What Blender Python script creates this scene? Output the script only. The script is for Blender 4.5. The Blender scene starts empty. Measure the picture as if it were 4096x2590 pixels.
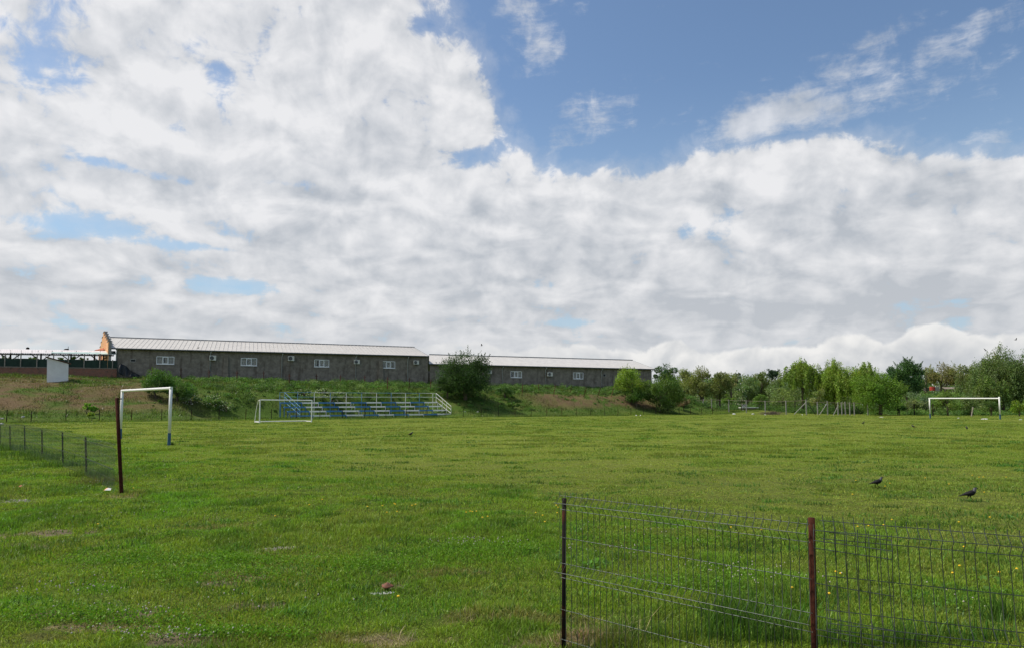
import bpy, math, random
import numpy as np
from math import sin, cos, radians, pi
random.seed(7); RNG = np.random.default_rng(11)
C = bpy.context.scene.collection

# ------------------------------------------------------------------ camera
FP = 2730.0; HORIZON = 1615.0; CAMZ = 1.72; TH = math.atan(186/FP)
sc = bpy.context.scene
cam = bpy.data.cameras.new("camera"); camo = bpy.data.objects.new("camera", cam); C.objects.link(camo)
cam.sensor_width = 36; cam.lens = FP/4096*36; SH = (HORIZON-1295-186)/4096; cam.shift_y = SH
cam.clip_end = 9000; cam.clip_start = .05
camo.location = (0, 0, CAMZ); camo.rotation_euler = (pi/2+TH, 0, 0); sc.camera = camo
def ray(px, py):
    u = (px-2048)/FP; v = (1295-py)/FP + SH*4096/FP
    return np.array((u, cos(TH)-v*sin(TH), sin(TH)+v*cos(TH)))
def at(px, py, Y):
    r = ray(px, py); return np.array((0, 0, CAMZ)) + r*(Y/r[1])
def azel(px, py):
    r = ray(px, py); r = r/np.linalg.norm(r)
    return math.atan2(r[0], r[1]), math.asin(r[2])

# ------------------------------------------------------------------ light
sc.view_settings.view_transform = 'Standard'; sc.view_settings.look = 'None'
sc.view_settings.exposure = 0.0; sc.view_settings.gamma = 1
sc.cycles.max_bounces = 6; sc.cycles.diffuse_bounces = 3; sc.cycles.transparent_max_bounces = 8
sc.cycles.sample_clamp_indirect = 4
SUN_EL, SUN_AZ = radians(56), radians(-78)
sd = bpy.data.lights.new("sun", 'SUN'); sd.energy = 4.4; sd.angle = radians(2.5); sd.color = (1, .93, .82)
so = bpy.data.objects.new("sun", sd); C.objects.link(so)
from mathutils import Vector
sdir = Vector((sin(SUN_AZ)*cos(SUN_EL), cos(SUN_AZ)*cos(SUN_EL), sin(SUN_EL)))
so.rotation_euler = sdir.to_track_quat('Z', 'Y').to_euler(); so.location = (0, 0, 50)

# ------------------------------------------------------------------ sky (world)
W = bpy.data.worlds.new("World"); sc.world = W; W.use_nodes = True
nt = W.node_tree; nt.nodes.clear()
def nd(tree, t, **k):
    n = tree.nodes.new(t)
    for a, b in k.items(): setattr(n, a, b)
    return n
class S:                                   # tiny algebra on node sockets
    def __init__(s, tree): s.t = tree
    def m(s, op, *a, clamp=False):
        n = nd(s.t, 'ShaderNodeMath', operation=op, use_clamp=clamp)
        for i, x in enumerate(a):
            if isinstance(x, (int, float)): n.inputs[i].default_value = x
            else: s.t.links.new(x, n.inputs[i])
        return n.outputs[0]
    def add(s, *a):
        r = a[0]
        for x in a[1:]: r = s.m('ADD', r, x)
        return r
    def mul(s, a, b): return s.m('MULTIPLY', a, b)
    def sub(s, a, b): return s.m('SUBTRACT', a, b)
    def mx(s, a, b): return s.m('MAXIMUM', a, b)
    def mn(s, a, b): return s.m('MINIMUM', a, b)
    def ss(s, x, lo, hi, a=0., b=1.):
        n = nd(s.t, 'ShaderNodeMapRange', interpolation_type='SMOOTHSTEP')
        for i, v in enumerate((x, lo, hi, a, b)):
            if isinstance(v, (int, float)): n.inputs[i].default_value = v
            else: s.t.links.new(v, n.inputs[i])
        return n.outputs[0]
    def xyz(s, x, y, z):
        n = nd(s.t, 'ShaderNodeCombineXYZ')
        for i, v in enumerate((x, y, z)):
            if isinstance(v, (int, float)): n.inputs[i].default_value = v
            else: s.t.links.new(v, n.inputs[i])
        return n.outputs[0]
    def noise(s, vec, scale, detail=6, rough=.55, dist=0., off=(0, 0, 0), lac=2.0):
        if any(off):
            a = nd(s.t, 'ShaderNodeVectorMath', operation='ADD'); s.t.links.new(vec, a.inputs[0]); a.inputs[1].default_value = off; vec = a.outputs[0]
        n = nd(s.t, 'ShaderNodeTexNoise'); s.t.links.new(vec, n.inputs['Vector'])
        n.inputs['Scale'].default_value = scale; n.inputs['Detail'].default_value = detail
        n.inputs['Roughness'].default_value = rough; n.inputs['Distortion'].default_value = dist; n.inputs['Lacunarity'].default_value = lac
        return n.outputs['Fac']
    def mix(s, f, a, b):
        n = nd(s.t, 'ShaderNodeMix', data_type='RGBA')
        for sock, v in ((n.inputs[0], f), (n.inputs[6], a), (n.inputs[7], b)):
            if isinstance(v, (int, float)): sock.default_value = v
            elif isinstance(v, tuple): sock.default_value = (*v, 1) if len(v) == 3 else v
            else: s.t.links.new(v, sock)
        return n.outputs[2]
K = S(nt)
tc = nd(nt, 'ShaderNodeTexCoord'); sep = nd(nt, 'ShaderNodeSeparateXYZ'); nt.links.new(tc.outputs['Generated'], sep.inputs[0])
dx, dy, dz = sep.outputs
AZ = K.m('ARCTAN2', dx, dy); EL = K.m('ARCSINE', dz)
zz = K.add(K.mx(dz, 0.0), .28)
P = K.xyz(K.m('DIVIDE', dx, zz), K.m('DIVIDE', dy, zz), 0.)
Q = K.xyz(AZ, K.mul(EL, 1.0), 0.)
def gauss(px, py, rx, ry, rot=0., amp=1.):
    a0, e0 = azel(px, py); ra = rx/FP; rb = ry/FP
    da = K.sub(AZ, a0); de = K.sub(EL, e0); c, s_ = cos(rot), sin(rot)
    X = K.add(K.mul(da, c/ra), K.mul(de, s_/ra)); Yv = K.add(K.mul(da, -s_/rb), K.mul(de, c/rb))
    r2 = K.add(K.mul(X, X), K.mul(Yv, Yv))
    return K.mul(K.m('EXPONENT', K.mul(r2, -1.)), amp)
def half(pa, pb, w, wob=None):              # soft half-plane, 1 on the right of a->b
    a = azel(*pa); b = azel(*pb); dxx, dyy = b[0]-a[0], b[1]-a[1]; L = math.hypot(dxx, dyy)
    d = K.add(K.mul(K.sub(AZ, a[0]), dyy/L), K.mul(K.sub(EL, a[1]), -dxx/L))
    if wob is not None: d = K.add(d, wob)
    return K.ss(d, -w/FP, w/FP)
# noises
n_big = K.noise(P, 1.7, 3, .5, .3)
n_main = K.noise(P, 5.2, 12, .60, .5)
n_light = K.noise(P, 5.2, 5, .52, .4, off=(-.035, .045, 0))
n_smooth = K.noise(P, 5.2, 5, .52, .4)
n_soft = K.noise(P, 2.6, 3, .5, .2, off=(3.1, 1.7, 0))
n_lump = K.noise(Q, 13., 9, .56, .4)
n_lump2 = K.noise(Q, 13., 4, .5, .4, off=(-.012, .02, 0))
n_lump1 = K.noise(Q, 13., 4, .5, .4)
wob = K.mul(K.sub(n_lump, .5), .30)
# blue wedge at the upper right
n_fine = K.noise(Q, 42., 6, .62, .5)
wb2 = K.mul(K.sub(n_soft, .5), .10)
h1 = half((2330, 900), (1760, -300), 170, wb2)
h2 = K.m('SUBTRACT', 1., half((2150, 715), (2750, 575), 150, wb2))
h3 = K.m('SUBTRACT', 1., half((3000, 535), (4300, 585), 140, wb2))
wedge = K.mul(h1, K.mx(h2, h3))
cov = K.add(.35, K.mul(K.sub(n_big, .5), .35))
cov = K.add(cov, gauss(2600, 1150, 2000, 420, 0, .22), gauss(500, 780, 900, 200, 0, .12), gauss(1500, 520, 620, 280, 0, .22), gauss(620, 420, 300, 90, 0, .12), gauss(1350, 160, 420, 220, -.9, .16), gauss(3000, 700, 900, 150, .1, .3), gauss(430, 160, 180, 150, 0, .16), gauss(350, 150, 520, 240, 0, .16), gauss(1300, 60, 420, 130, 0, .12))
cov = K.sub(cov, K.mul(K.ss(EL, .28, .50), .10))
for g in ((140, 260, 100, 80, 0, -.40), (60, 420, 100, 50, 0, -.2), (900, 290, 100, 90, .3, -.46), (330, 60, 60, 30, 0, -.2), (1180, 60, 60, 40, 0, -.25), (780, 180, 60, 40, .3, -.3), (1060, 190, 70, 60, 0, -.22), (1700, 110, 80, 60, 0, -.5), (350, 910, 230, 42, 0, -.62), (620, 500, 260, 40, -.15, -.3), (960, 1150, 220, 30, 0, -.55), (560, 690, 220, 20, -.1, -.35), (340, 320, 60, 50, 0, -.3), (60, 90, 90, 50, 0, -.25), (2250, 1150, 120, 35, 0, -.35), (2860, 900, 140, 55, 0, -.5), (1100, 730, 160, 16, 0, -.25), (1980, 600, 150, 45, .3, -.5), (700, 980, 200, 20, 0, -.3), (2250, 1290, 300, 18, 0, -.3), (2200, 680, 130, 60, 0, -.3), (620, 870, 160, 20, 0, -.3), (200, 1290, 200, 18, 0, -.25), (2080, 330, 90, 60, 0, -.3)):
    cov = K.add(cov, gauss(*g))
cov = K.sub(cov, K.mul(wedge, 1.25))
cov = K.add(cov, K.ss(EL, .62, .85, 0., .6))  # added cloud overhead, out of view, for warmer fill light
Dn = K.add(cov, K.mul(K.sub(n_main, .5), 1.6), K.mul(K.sub(n_fine, .5), .75), K.mul(K.sub(n_lump, .5), 1.1))
dens = K.add(K.mul(K.ss(Dn, -.45, .05), .20), K.mul(K.ss(Dn, -.01, .32), .80))
# thin streaked cloud inside the blue part
Rm = nd(nt, 'ShaderNodeMapping'); nt.links.new(Q, Rm.inputs[0]); Rm.inputs['Rotation'].default_value = (0, 0, -.16); Rm.inputs['Scale'].default_value = (11, 38, 1)
n_w = K.noise(Rm.outputs[0], 1.3, 12, .68, .25)
wm = K.add(gauss(2340, 480, 200, 110, .5, .62), gauss(2480, 400, 170, 60, .4, .4), gauss(3080, 490, 340, 95, -.05, .62), gauss(3330, 330, 430, 100, .22, .55), gauss(3300, 430, 320, 60, .1, .3), gauss(2180, 200, 90, 70, .3, .62), gauss(2100, 60, 170, 80, -.3, .72), gauss(3850, 370, 260, 110, .2, .32), gauss(3560, 130, 200, 40, .25, .42), gauss(3980, 70, 260, 50, .3, .36), gauss(3900, 560, 260, 60, .1, .5), gauss(2750, 620, 300, 45, .25, .25), gauss(2720, 0, 160, 26, 0, .55), gauss(2300, 10, 120, 30, 0, .5), gauss(3950, 200, 200, 50, .1, .25), gauss(2060, 270, 120, 100, .3, .4))
n_mid = K.noise(Q, 22., 7, .6, .6, off=(5, 2, 0))
wisp = K.mul(K.ss(K.add(wm, -.43, K.mul(K.sub(n_w, .5), 1.6), K.mul(K.sub(n_mid, .5), 1.3), K.mul(K.sub(n_fine, .5), .6)), -.08, .90), .78)
dens = K.mx(dens, wisp)
# row of heaped clouds low over the horizon
el0 = azel(2048, 1400)[1]
prof = .0; flr = azel(2048, 1425)[1]
for px, py, w, a in ((3720, 1285, 120, 1.), (3390, 1335, 110, 1.), (3990, 1325, 230, 1.), (2690, 1358, 90, 1.), (3100, 1368, 190, 1), (2300, 1372, 260, 1), (1850, 1360, 220, 1), (1450, 1380, 200, 1), (60, 1360, 60, 1), (290, 1350, 130, 1), (700, 1345, 250, .8), (-600, 1300, 500, 1), (4700, 1280, 500, 1)):
    a0 = azel(px, 1400)[0]; hh = azel(px, py)[1]-flr
    da = K.mul(K.sub(AZ, a0), FP/w)
    g_ = K.mul(K.m('EXPONENT', K.mul(K.m('POWER', K.m('ABSOLUTE', da), 2.6), -1.)), hh)
    prof = g_ if prof == .0 else K.mx(prof, g_)
n_c = K.noise(Q, 30., 8, .55, .3); n_cb = K.noise(Q, 12., 2, .5); n_cs = K.noise(Q, 17., 4, .5, .3, off=(.0, .0, 0)); n_cl = K.noise(Q, 17., 4, .5, .3, off=(-.008, .016, 0))
prof = K.add(prof, flr)
edge = K.sub(K.add(prof, K.mul(K.sub(n_c, .5), .026), K.mul(K.sub(n_cb, .5), .020)), EL)
cum = K.mul(K.ss(edge, -.001, .006), K.ss(K.mul(prof, 1.), .02, .045))
# colours
sky = nd(nt, 'ShaderNodeTexSky', sky_type='NISHITA'); sky.sun_disc = False
sky.sun_elevation = SUN_EL; sky.sun_rotation = SUN_AZ; sky.altitude = 100; sky.air_density = 1.0; sky.dust_density = .6; sky.ozone_density = 1.6
STR = .10
def v(c): return tuple(x/STR for x in c)
gm = nd(nt, 'ShaderNodeMix', data_type='RGBA', blend_type='MULTIPLY'); gm.inputs[0].default_value = 1.
nt.links.new(sky.outputs[0], gm.inputs[6]); gm.inputs[7].default_value = (1.24, 1.30, 1.32, 1)
lowhaze = K.ss(EL, .0, .46, 1., 0.)
blue = K.mix(K.mul(lowhaze, .80), gm.outputs[2], v((.44, .60, .74)))
lit = K.add(.56, K.mul(K.sub(n_smooth, n_light), 1.5), K.mul(K.sub(n_lump1, n_lump2), 1.7), K.mul(K.sub(n_soft, .5), -.75), K.mul(K.sub(n_main, .5), .75), K.mul(K.sub(n_fine, .5), .55))
lit = K.add(lit, gauss(800, 450, 1300, 420, 0, .22), gauss(3200, 640, 800, 110, .05, .2))
for g in ((1330, 740, 260, 100, .35, -.42), (3500, 850, 420, 75, .25, -.34), (2150, 1020, 420, 120, .1, -.22), (200, 1130, 400, 70, 0, -.25), (3300, 1180, 1100, 90, 0, -.22), (300, 690, 330, 55, 0, -.16), (1800, 1250, 900, 60, 0, -.05), (3700, 1225, 1100, 70, -.02, -.42), (700, 1260, 1000, 50, 0, -.12)):
    lit = K.add(lit, gauss(*g))
litc = K.m('MULTIPLY', lit, 1.0, clamp=True)
ccol = K.mix(litc, v((.475, .51, .56)), v((.85, .85, .865)))
ccol = K.mix(K.mul(K.ss(EL, .03, .30, 1., 0.), .35), ccol, v((.66, .66, .67)))
base = K.mix(K.mul(dens, .97), blue, ccol)
base = K.mix(K.mul(K.ss(EL, .02, .13, 1., 0.), .55), base, v((.52, .56, .61)))
cl = K.m('ADD', .30, K.add(K.mul(K.sub(n_cs, n_cl), 2.2), K.ss(edge, .0, .045, .55, .0)), clamp=True)
cumc = K.mix(cl, v((.50, .53, .57)), v((.90, .89, .87)))
base = K.mix(K.mul(cum, K.ss(AZ, -.1, .25, .45, .92)), base, cumc)
below = K.ss(dz, -.02, .0)
base = K.mix(below, v((.10, .13, .06)), base)
bg = nd(nt, 'ShaderNodeBackground'); bg.inputs[1].default_value = STR; nt.links.new(base, bg.inputs[0])
wo = nd(nt, 'ShaderNodeOutputWorld'); nt.links.new(bg.outputs[0], wo.inputs[0])
W.cycles.sampling_method = 'MANUAL'; W.cycles.sample_map_resolution = 512

# ------------------------------------------------------------------ numeric noise
def vnoise(x, y, seed=0):
    xi = np.floor(x).astype(np.int64); yi = np.floor(y).astype(np.int64); fx = x-xi; fy = y-yi
    fx = fx*fx*(3-2*fx); fy = fy*fy*(3-2*fy)
    def h(a, b):
        n = (a*374761393 + b*668265263 + seed*974634777) & 0xffffffff
        n = ((n ^ (n >> 13))*1274126177) & 0xffffffff
        return ((n ^ (n >> 16)) & 0xffff)/65535.
    return (h(xi, yi)*(1-fx)+h(xi+1, yi)*fx)*(1-fy) + (h(xi, yi+1)*(1-fx)+h(xi+1, yi+1)*fx)*fy
def fbm(x, y, o=4, seed=0):
    r = 0; a = .5; t = 0
    for i in range(o):
        r = r + a*vnoise(x*2**i, y*2**i, seed+i); t += a; a *= .55
    return r/t
def sstep(x, a, b):
    t = np.clip((x-a)/(b-a), 0, 1); return t*t*(3-2*t)

# ------------------------------------------------------------------ terrain
F0 = np.array((-45.63, 65.0)); FE = np.array((.8285, .5600)); FN = np.array((-.5600, .8285)); FSTEP = 2.78
def sq(x, y):
    return (x-F0[0])*FE[0]+(y-F0[1])*FE[1], (x-F0[0])*FN[0]+(y-F0[1])*FN[1]
def fpt(s, q): return F0 + FE*s + FN*q
def terr(x, y):
    x = np.asarray(x, float); y = np.asarray(y, float)
    s, q = sq(x, y)
    qw = np.clip(35.9 - (s-9.3)*.2284, 12, 60)
    zb = np.clip(5.6 - (s-9.3)*.0113, 4.3, 6.2)
    f = q/qw
    Pf = np.interp(f, [-.02, .0, .10, .16, .42, .58, 1., 1.3], [0, .0, .10, .17, .66, .80, 1., 1.0])
    lump = (fbm(x*.22, y*.22, 3, 5)-.5)*1.1*sstep(f, .1, .3)*(1-sstep(f, .85, 1.))
    bed = sstep(s, 13.5, 16)*(1-sstep(s, 44, 50)); bank_k = 1-bed*(1-sstep(q, 6.6, 10.5))*.96
    mound = .8*np.exp(-((x-43.3)**2+(y-124.5)**2)/32.)
    fade = 1-sstep(s+ (fbm(x*.1, y*.1, 2, 8)-.5)*5, 96, 107)
    bank = (zb*Pf+lump)*fade*bank_k
    low = (1-fade)*sstep(q, 0, 30)*.5*sstep(s, 90, 110)
    und = (fbm(x*.30, y*.30, 2, 2)-.5)*.10*np.clip(np.hypot(x, y)/12-.3, 0, 1) + (fbm(x*1.6, y*1.6, 3, 3)-.5)*.10*(1-sstep(y, 14, 25))
    far = sstep(np.hypot(x, y), 260, 900)*-1.5
    return bank + low + und + far + mound
def gz(x, y): return float(terr(x, y))
def ground_at(px, py):
    r = ray(px, py); t = 3.
    for i in range(4000):
        p = np.array((0, 0, CAMZ))+r*t
        if p[2] <= gz(p[0], p[1]): break
        t += .02+t*.0008
    return p
# patches of worn or dry ground (px, py, radius x m, radius y m, kind)
PATCH = [(20, 2005, .45, .28, 'gravel'), (90, 2135, .75, .28, 'dirt'), (180, 2190, .45, .10, 'dirt'), (1120, 2195, .22, .10, 'gravel'), (560, 2462, .22, .12, 'dirt'), (470, 2512, .40, .08, 'dry'), (690, 2535, .34, .11, 'dirt'), (940, 2300, .28, .14, 'dry'), (1055, 2428, .22, .10, 'dirt'), (790, 2580, .4, .07, 'dirt'), (1545, 2345, .20, .13, 'dirt'), (2330, 2560, .16, .1, 'dry'), (1780, 2290, .5, .2, 'yellow'), (860, 2110, .5, .3, 'yellow'), (520, 1985, .35, .35, 'dry'), (1560, 2560, .3, .1, 'dry'), (2120, 2470, .6, .12, 'yellow'), (1480, 2560, .4, .15, 'yellow'), (700, 1778, .5, .25, 'dry'), (2240, 2575, .4, .1, 'dry'), (880, 2330, .2, .1, 'dirt'), (215, 2455, .12, .05, 'dirt'), (330, 2560, .4, .06, 'yellow')]
PATCH = [(*[float(c) for c in (at(px, py, 1.)*0 + ground_at(px, py))[:2]], rx, ry, k) for px, py, rx, ry, k in PATCH]
def patchmask(x, y, kinds):
    m = np.zeros_like(x)
    nz = (fbm(x*6, y*6, 4, 41)-.5)*2.6+(fbm(x*25, y*25, 2, 43)-.5)*.8
    for cx, cy, rx, ry, k in PATCH:
        if k in kinds:
            d = np.sqrt(((x-cx)/rx)**2+((y-cy)/ry)**2)+nz
            m = np.maximum(m, 1-sstep(d, .55, 1.25))
    return m
def goalline(x, y): return (x+y-13.6)/1.414            # > 0 : on the pitch
PITCH = np.array((.290, .350, .066)); ROUGH = np.array((.225, .330, .036)); DEEP = np.array((.085, .185, .024)); FRESH = np.array((.150, .320, .024)); OLIVE = np.array((.270, .310, .062)); DRY = np.array((.30, .25, .12)); YEL = np.array((.20, .21, .045))
def grass_col(x, y):
    s, q = sq(x, y)
    a = sstep(goalline(x, y)+(fbm(x*.5, y*.5, 3, 21)-.5)*5, -1.6, 2.2)[:, None]
    edge = sstep(q+(fbm(x*.3, y*.3, 2, 22)-.5)*1.2, -3.2, -2.2)[:, None]
    c = ROUGH*(1-a)+PITCH*a
    n1 = fbm(x*.9, y*.9, 4, 31)[:, None]; n2 = fbm(x*.13, y*.13, 3, 33)[:, None]; n3 = fbm(x*3.1, y*3.1, 3, 35)[:, None]
    c = c*(1-edge)+edge*np.array((.100, .155, .030))
    d = sstep(n1, .56, .70)*(.75-.35*a); c = c*(1-d)+DEEP*d
    d = sstep(n3, .55, .75)*.35*(1-a); c = c*(1-d)+YEL*d
    n5 = fbm(x*1.3+40, y*1.3, 4, 36)[:, None]; n6 = fbm(x*.8+9, y*.8+70, 4, 37)[:, None]
    d = sstep(n5, .54, .64)*.75*(1-a*.75); c = c*(1-d)+FRESH*d
    d = sstep(n6, .54, .66)*.50*(1-a*.6); c = c*(1-d)+OLIVE*d
    d = sstep(n2, .45, .68)*.5; c = c*(1-d)+(ROUGH*.9)*d
    pd = patchmask(x, y, ('dry', 'yellow', 'dirt'))[:, None]*.75
    c = c*(1-pd)+(YEL*.5+DRY*.5)*pd
    return c
def bank_col(x, y):
    s, q = sq(x, y); n = fbm(x*.25, y*.25, 3, 51)[:, None]; n2 = fbm(x*.9, y*.9, 3, 52)[:, None]
    g = np.array((.085, .150, .028)); b = np.array((.165, .118, .068)); o = np.array((.15, .16, .05))
    qw = 35.9-(s-9.3)*.2284; f = (q/qw)[:, None]
    leftb = (1-sstep(s, 9, 19)); rightb = sstep(s, 60, 68)*(1-sstep(s, 88, 96))
    bare = leftb[:, None]*sstep(f, .10, .22)*(1-sstep(f, .66, .9)*.8) + rightb[:, None]*sstep(f, .13, .25)*(1-sstep(f, .40, .52))
    n4 = fbm(x*2.2, y*2.2, 3, 57)[:, None]; m = np.clip(bare*sstep(n*.4+n2*.3+n4*.3+bare*.05, .42, .56), 0, 1)
    c = g*(1-m)+b*m
    k = sstep(n2, .5, .7)*.5; c = c*(1-k)+o*k
    return c, m[:, 0]

# ------------------------------------------------------------------ mesh helpers
def mesh_np(name, verts, faces_flat, nper, cols=None, smooth=False):
    verts = np.ascontiguousarray(verts, np.float32); m = bpy.data.meshes.new(name)
    nf = len(faces_flat)//nper
    m.vertices.add(len(verts)); m.vertices.foreach_set('co', verts.ravel())
    m.loops.add(len(faces_flat)); m.loops.foreach_set('vertex_index', np.ascontiguousarray(faces_flat, np.int32))
    m.polygons.add(nf); m.polygons.foreach_set('loop_start', np.arange(nf, dtype=np.int32)*nper)
    m.polygons.foreach_set('use_smooth', np.full(nf, smooth))
    if cols is not None:
        at_ = m.color_attributes.new('Col', 'FLOAT_COLOR', 'POINT')
        c4 = np.ones((len(verts), 4), np.float32); c4[:, :3] = cols; at_.data.foreach_set('color', c4.ravel())
    m.update(calc_edges=True); return m
class MB:
    def __init__(s): s.v = []; s.f = []
    def add(s, vs, fs):
        o = len(s.v); s.v += [tuple(float(c) for c in p) for p in vs]; s.f += [tuple(o+i for i in f) for f in fs]; return s
    def hexa(s, p): # 8 points: bottom 4 ccw, top 4
        return s.add(p, [(3, 2, 1, 0), (4, 5, 6, 7), (0, 1, 5, 4), (1, 2, 6, 5), (2, 3, 7, 6), (3, 0, 4, 7)])
    def box(s, c, sz, e=(1, 0)):
        ex = np.array((e[0], e[1], 0.)); ey = np.array((-e[1], e[0], 0.)); ez = np.array((0, 0, 1.)); c = np.array(c, float)
        p = []
        for k in (-.5, .5):
            for i, j in ((-.5, -.5), (.5, -.5), (.5, .5), (-.5, .5)): p.append(c+ex*i*sz[0]+ey*j*sz[1]+ez*k*sz[2])
        return s.hexa(p)
    def tube(s, pts, r, n=8, cap=True):
        pts = [np.array(p, float) for p in pts]; rs = r if isinstance(r, (list, tuple)) else [r]*len(pts)
        rings = []; prev = None
        for i, p in enumerate(pts):
            t = pts[min(i+1, len(pts)-1)]-pts[max(i-1, 0)]; t = t/(np.linalg.norm(t)+1e-9)
            ref = np.array((0, 0, 1.)) if abs(t[2]) < .9 else np.array((1., 0, 0))
            if prev is not None: a = prev-t*np.dot(prev, t); a /= (np.linalg.norm(a)+1e-9)
            else: a = np.cross(t, ref); a /= np.linalg.norm(a)
            b = np.cross(t, a); prev = a
            rings.append([p+(a*cos(2*pi*k/n)+b*sin(2*pi*k/n))*rs[i] for k in range(n)])
        o = len(s.v)
        for rg in rings: s.v += [tuple(map(float, q)) for q in rg]
        for i in range(len(pts)-1):
            for k in range(n):
                a_, b_ = o+i*n+k, o+i*n+(k+1) % n; s.f.append((a_, b_, b_+n, a_+n))
        if cap: s.f.append(tuple(o+k for k in range(n))[::-1]); s.f.append(tuple(o+(len(pts)-1)*n+k for k in range(n)))
        return s
    def build(s, name, mat, parent=None, loc=None, smooth=False, bevel=0):
        L = np.array(parent_loc(parent) if parent is not None else (loc if loc is not None else (0, 0, 0)), float)
        m = bpy.data.meshes.new(name); m.from_pydata([tuple(np.array(p)-L) for p in s.v], [], s.f); m.update()
        if smooth: m.polygons.foreach_set('use_smooth', [True]*len(m.polygons))
        for mm in (mat if isinstance(mat, (list, tuple)) else [mat]): m.materials.append(mm)
        o = bpy.data.objects.new(name, m); C.objects.link(o)
        if parent is not None: o.parent = parent
        else: o.location = tuple(L)
        if bevel:
            b = o.modifiers.new('bevel', 'BEVEL'); b.width = bevel; b.segments = 2
        return o
def parent_loc(o):
    p = np.zeros(3)
    while o is not None: p = p+np.array(o.location); o = o.parent
    return p
def thing(name, label, cat, loc=(0, 0, 0), group=None):
    o = bpy.data.objects.new(name, None); C.objects.link(o); o.location = tuple(float(c) for c in loc); o.empty_display_size = .3
    o['label'] = label; o['category'] = cat
    if group: o['group'] = group
    return o
def tag(o, label=None, cat=None, group=None, kind=None):
    if label: o['label'] = label
    if cat: o['category'] = cat
    if group: o['group'] = group
    if kind: o['kind'] = kind
    return o

# ------------------------------------------------------------------ materials
def pmat(name, c1, c2=None, scale=3., rough=.7, metal=0., bump=0., detail=5, spec=.4, lo=.35, hi=.65):
    m = bpy.data.materials.new(name); m.use_nodes = True; t = m.node_tree; b = t.nodes['Principled BSDF']
    b.inputs['Roughness'].default_value = rough; b.inputs['Metallic'].default_value = metal; b.inputs['Specular IOR Level'].default_value = spec
    k = S(t)
    if c2 is None: b.inputs['Base Color'].default_value = (*c1, 1)
    g = nd(t, 'ShaderNodeNewGeometry')
    if c2 is not None or bump:
        n = k.noise(g.outputs['Position'], scale, detail, .6, .2)
        if c2 is not None: t.links.new(k.mix(k.ss(n, lo, hi), c1, c2), b.inputs['Base Color'])
        if bump:
            bn = nd(t, 'ShaderNodeBump'); bn.inputs['Strength'].default_value = bump; bn.inputs['Distance'].default_value = .02
            t.links.new(n, bn.inputs['Height']); t.links.new(bn.outputs[0], b.inputs['Normal'])
    return m
def colmat(name, trans=.35, rough=.5, spec=.25):
    m = bpy.data.materials.new(name); m.use_nodes = True; t = m.node_tree; b = t.nodes['Principled BSDF']; out = t.nodes['Material Output']
    a = nd(t, 'ShaderNodeAttribute', attribute_name='Col'); t.links.new(a.outputs['Color'], b.inputs['Base Color'])
    b.inputs['Roughness'].default_value = rough; b.inputs['Specular IOR Level'].default_value = spec
    if trans:
        tr = nd(t, 'ShaderNodeBsdfTranslucent'); mm = nd(t, 'ShaderNodeMix', data_type='RGBA', blend_type='MULTIPLY'); mm.inputs[0].default_value = 1
        t.links.new(a.outputs['Color'], mm.inputs[6]); mm.inputs[7].default_value = (1.25, 1.3, .6, 1); t.links.new(mm.outputs[2], tr.inputs[0])
        ms = nd(t, 'ShaderNodeMixShader'); ms.inputs[0].default_value = trans
        t.links.new(b.outputs[0], ms.inputs[1]); t.links.new(tr.outputs[0], ms.inputs[2]); t.links.new(ms.outputs[0], out.inputs[0])
    return m
M_grass = colmat('grass_blades', .34, .42, .22); M_leaf = colmat('leaves', .34, .55, .2); M_flower = colmat('petals', .2, .6, .1)
M_ground = colmat('soil', 0, .95, .05)
t = M_ground.node_tree; k = S(t); bsd = t.nodes['Principled BSDF']; gg = nd(t, 'ShaderNodeNewGeometry')
an = [n for n in t.nodes if n.type == 'ATTRIBUTE'][0]
n1 = k.noise(gg.outputs['Position'], 9., 8, .7); n2 = k.noise(gg.outputs['Position'], 45., 4, .6)
mm = nd(t, 'ShaderNodeMix', data_type='RGBA', blend_type='MULTIPLY'); mm.inputs[0].default_value = 1
t.links.new(an.outputs['Color'], mm.inputs[6]); t.links.new(k.mix(k.ss(k.add(k.mul(n1, .6), k.mul(n2, .4)), .35, .65), (.55, .55, .55), (1.45, 1.42, 1.38)), mm.inputs[7]); t.links.new(mm.outputs[2], bsd.inputs['Base Color'])
bn = nd(t, 'ShaderNodeBump'); bn.inputs['Strength'].default_value = .8; bn.inputs['Distance'].default_value = .03; t.links.new(n2, bn.inputs['Height']); t.links.new(bn.outputs[0], bsd.inputs['Normal'])
M_white = pmat('white_paint', (.76, .76, .74), (.42, .38, .32), 7., .5, bump=.1, lo=.56, hi=.72)
M_whitepole = pmat('aged_white_paint', (.74, .74, .73), (.50, .44, .38), 14., .5, bump=.1, lo=.62, hi=.78)
M_blue = pmat('blue_paint', (.05, .19, .42), (.10, .19, .28), 7., .5, bump=.1, lo=.52, hi=.72)
M_bluetube = pmat('faded_blue_paint', (.10, .25, .42), (.20, .38, .52), 3., .5)
M_rust = pmat('rusty_steel', (.038, .012, .008), (.075, .024, .013), 22., .9, bump=.35, lo=.35, hi=.7, spec=.12)
M_rustdark = pmat('dark_rusty_steel', (.016, .013, .012), (.060, .020, .012), 9., .9, bump=.3, lo=.5, hi=.75, spec=.12)
M_rustred = pmat('red_primer_steel', (.16, .045, .030), (.09, .03, .02), 8., .85)
M_wire = pmat('galvanised_wire_lit', (.11, .125, .12), (.07, .085, .075), 16., .42, metal=.55, lo=.42, hi=.62)  # lit tone of the panel wire, put into the colour
M_wirefar = pmat('weathered_wire', (.17, .21, .14), (.11, .14, .09), 3., .6, metal=.2)
M_netwire = pmat('thin_dark_wire', (.05, .05, .045), None, 3., .6)
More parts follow.
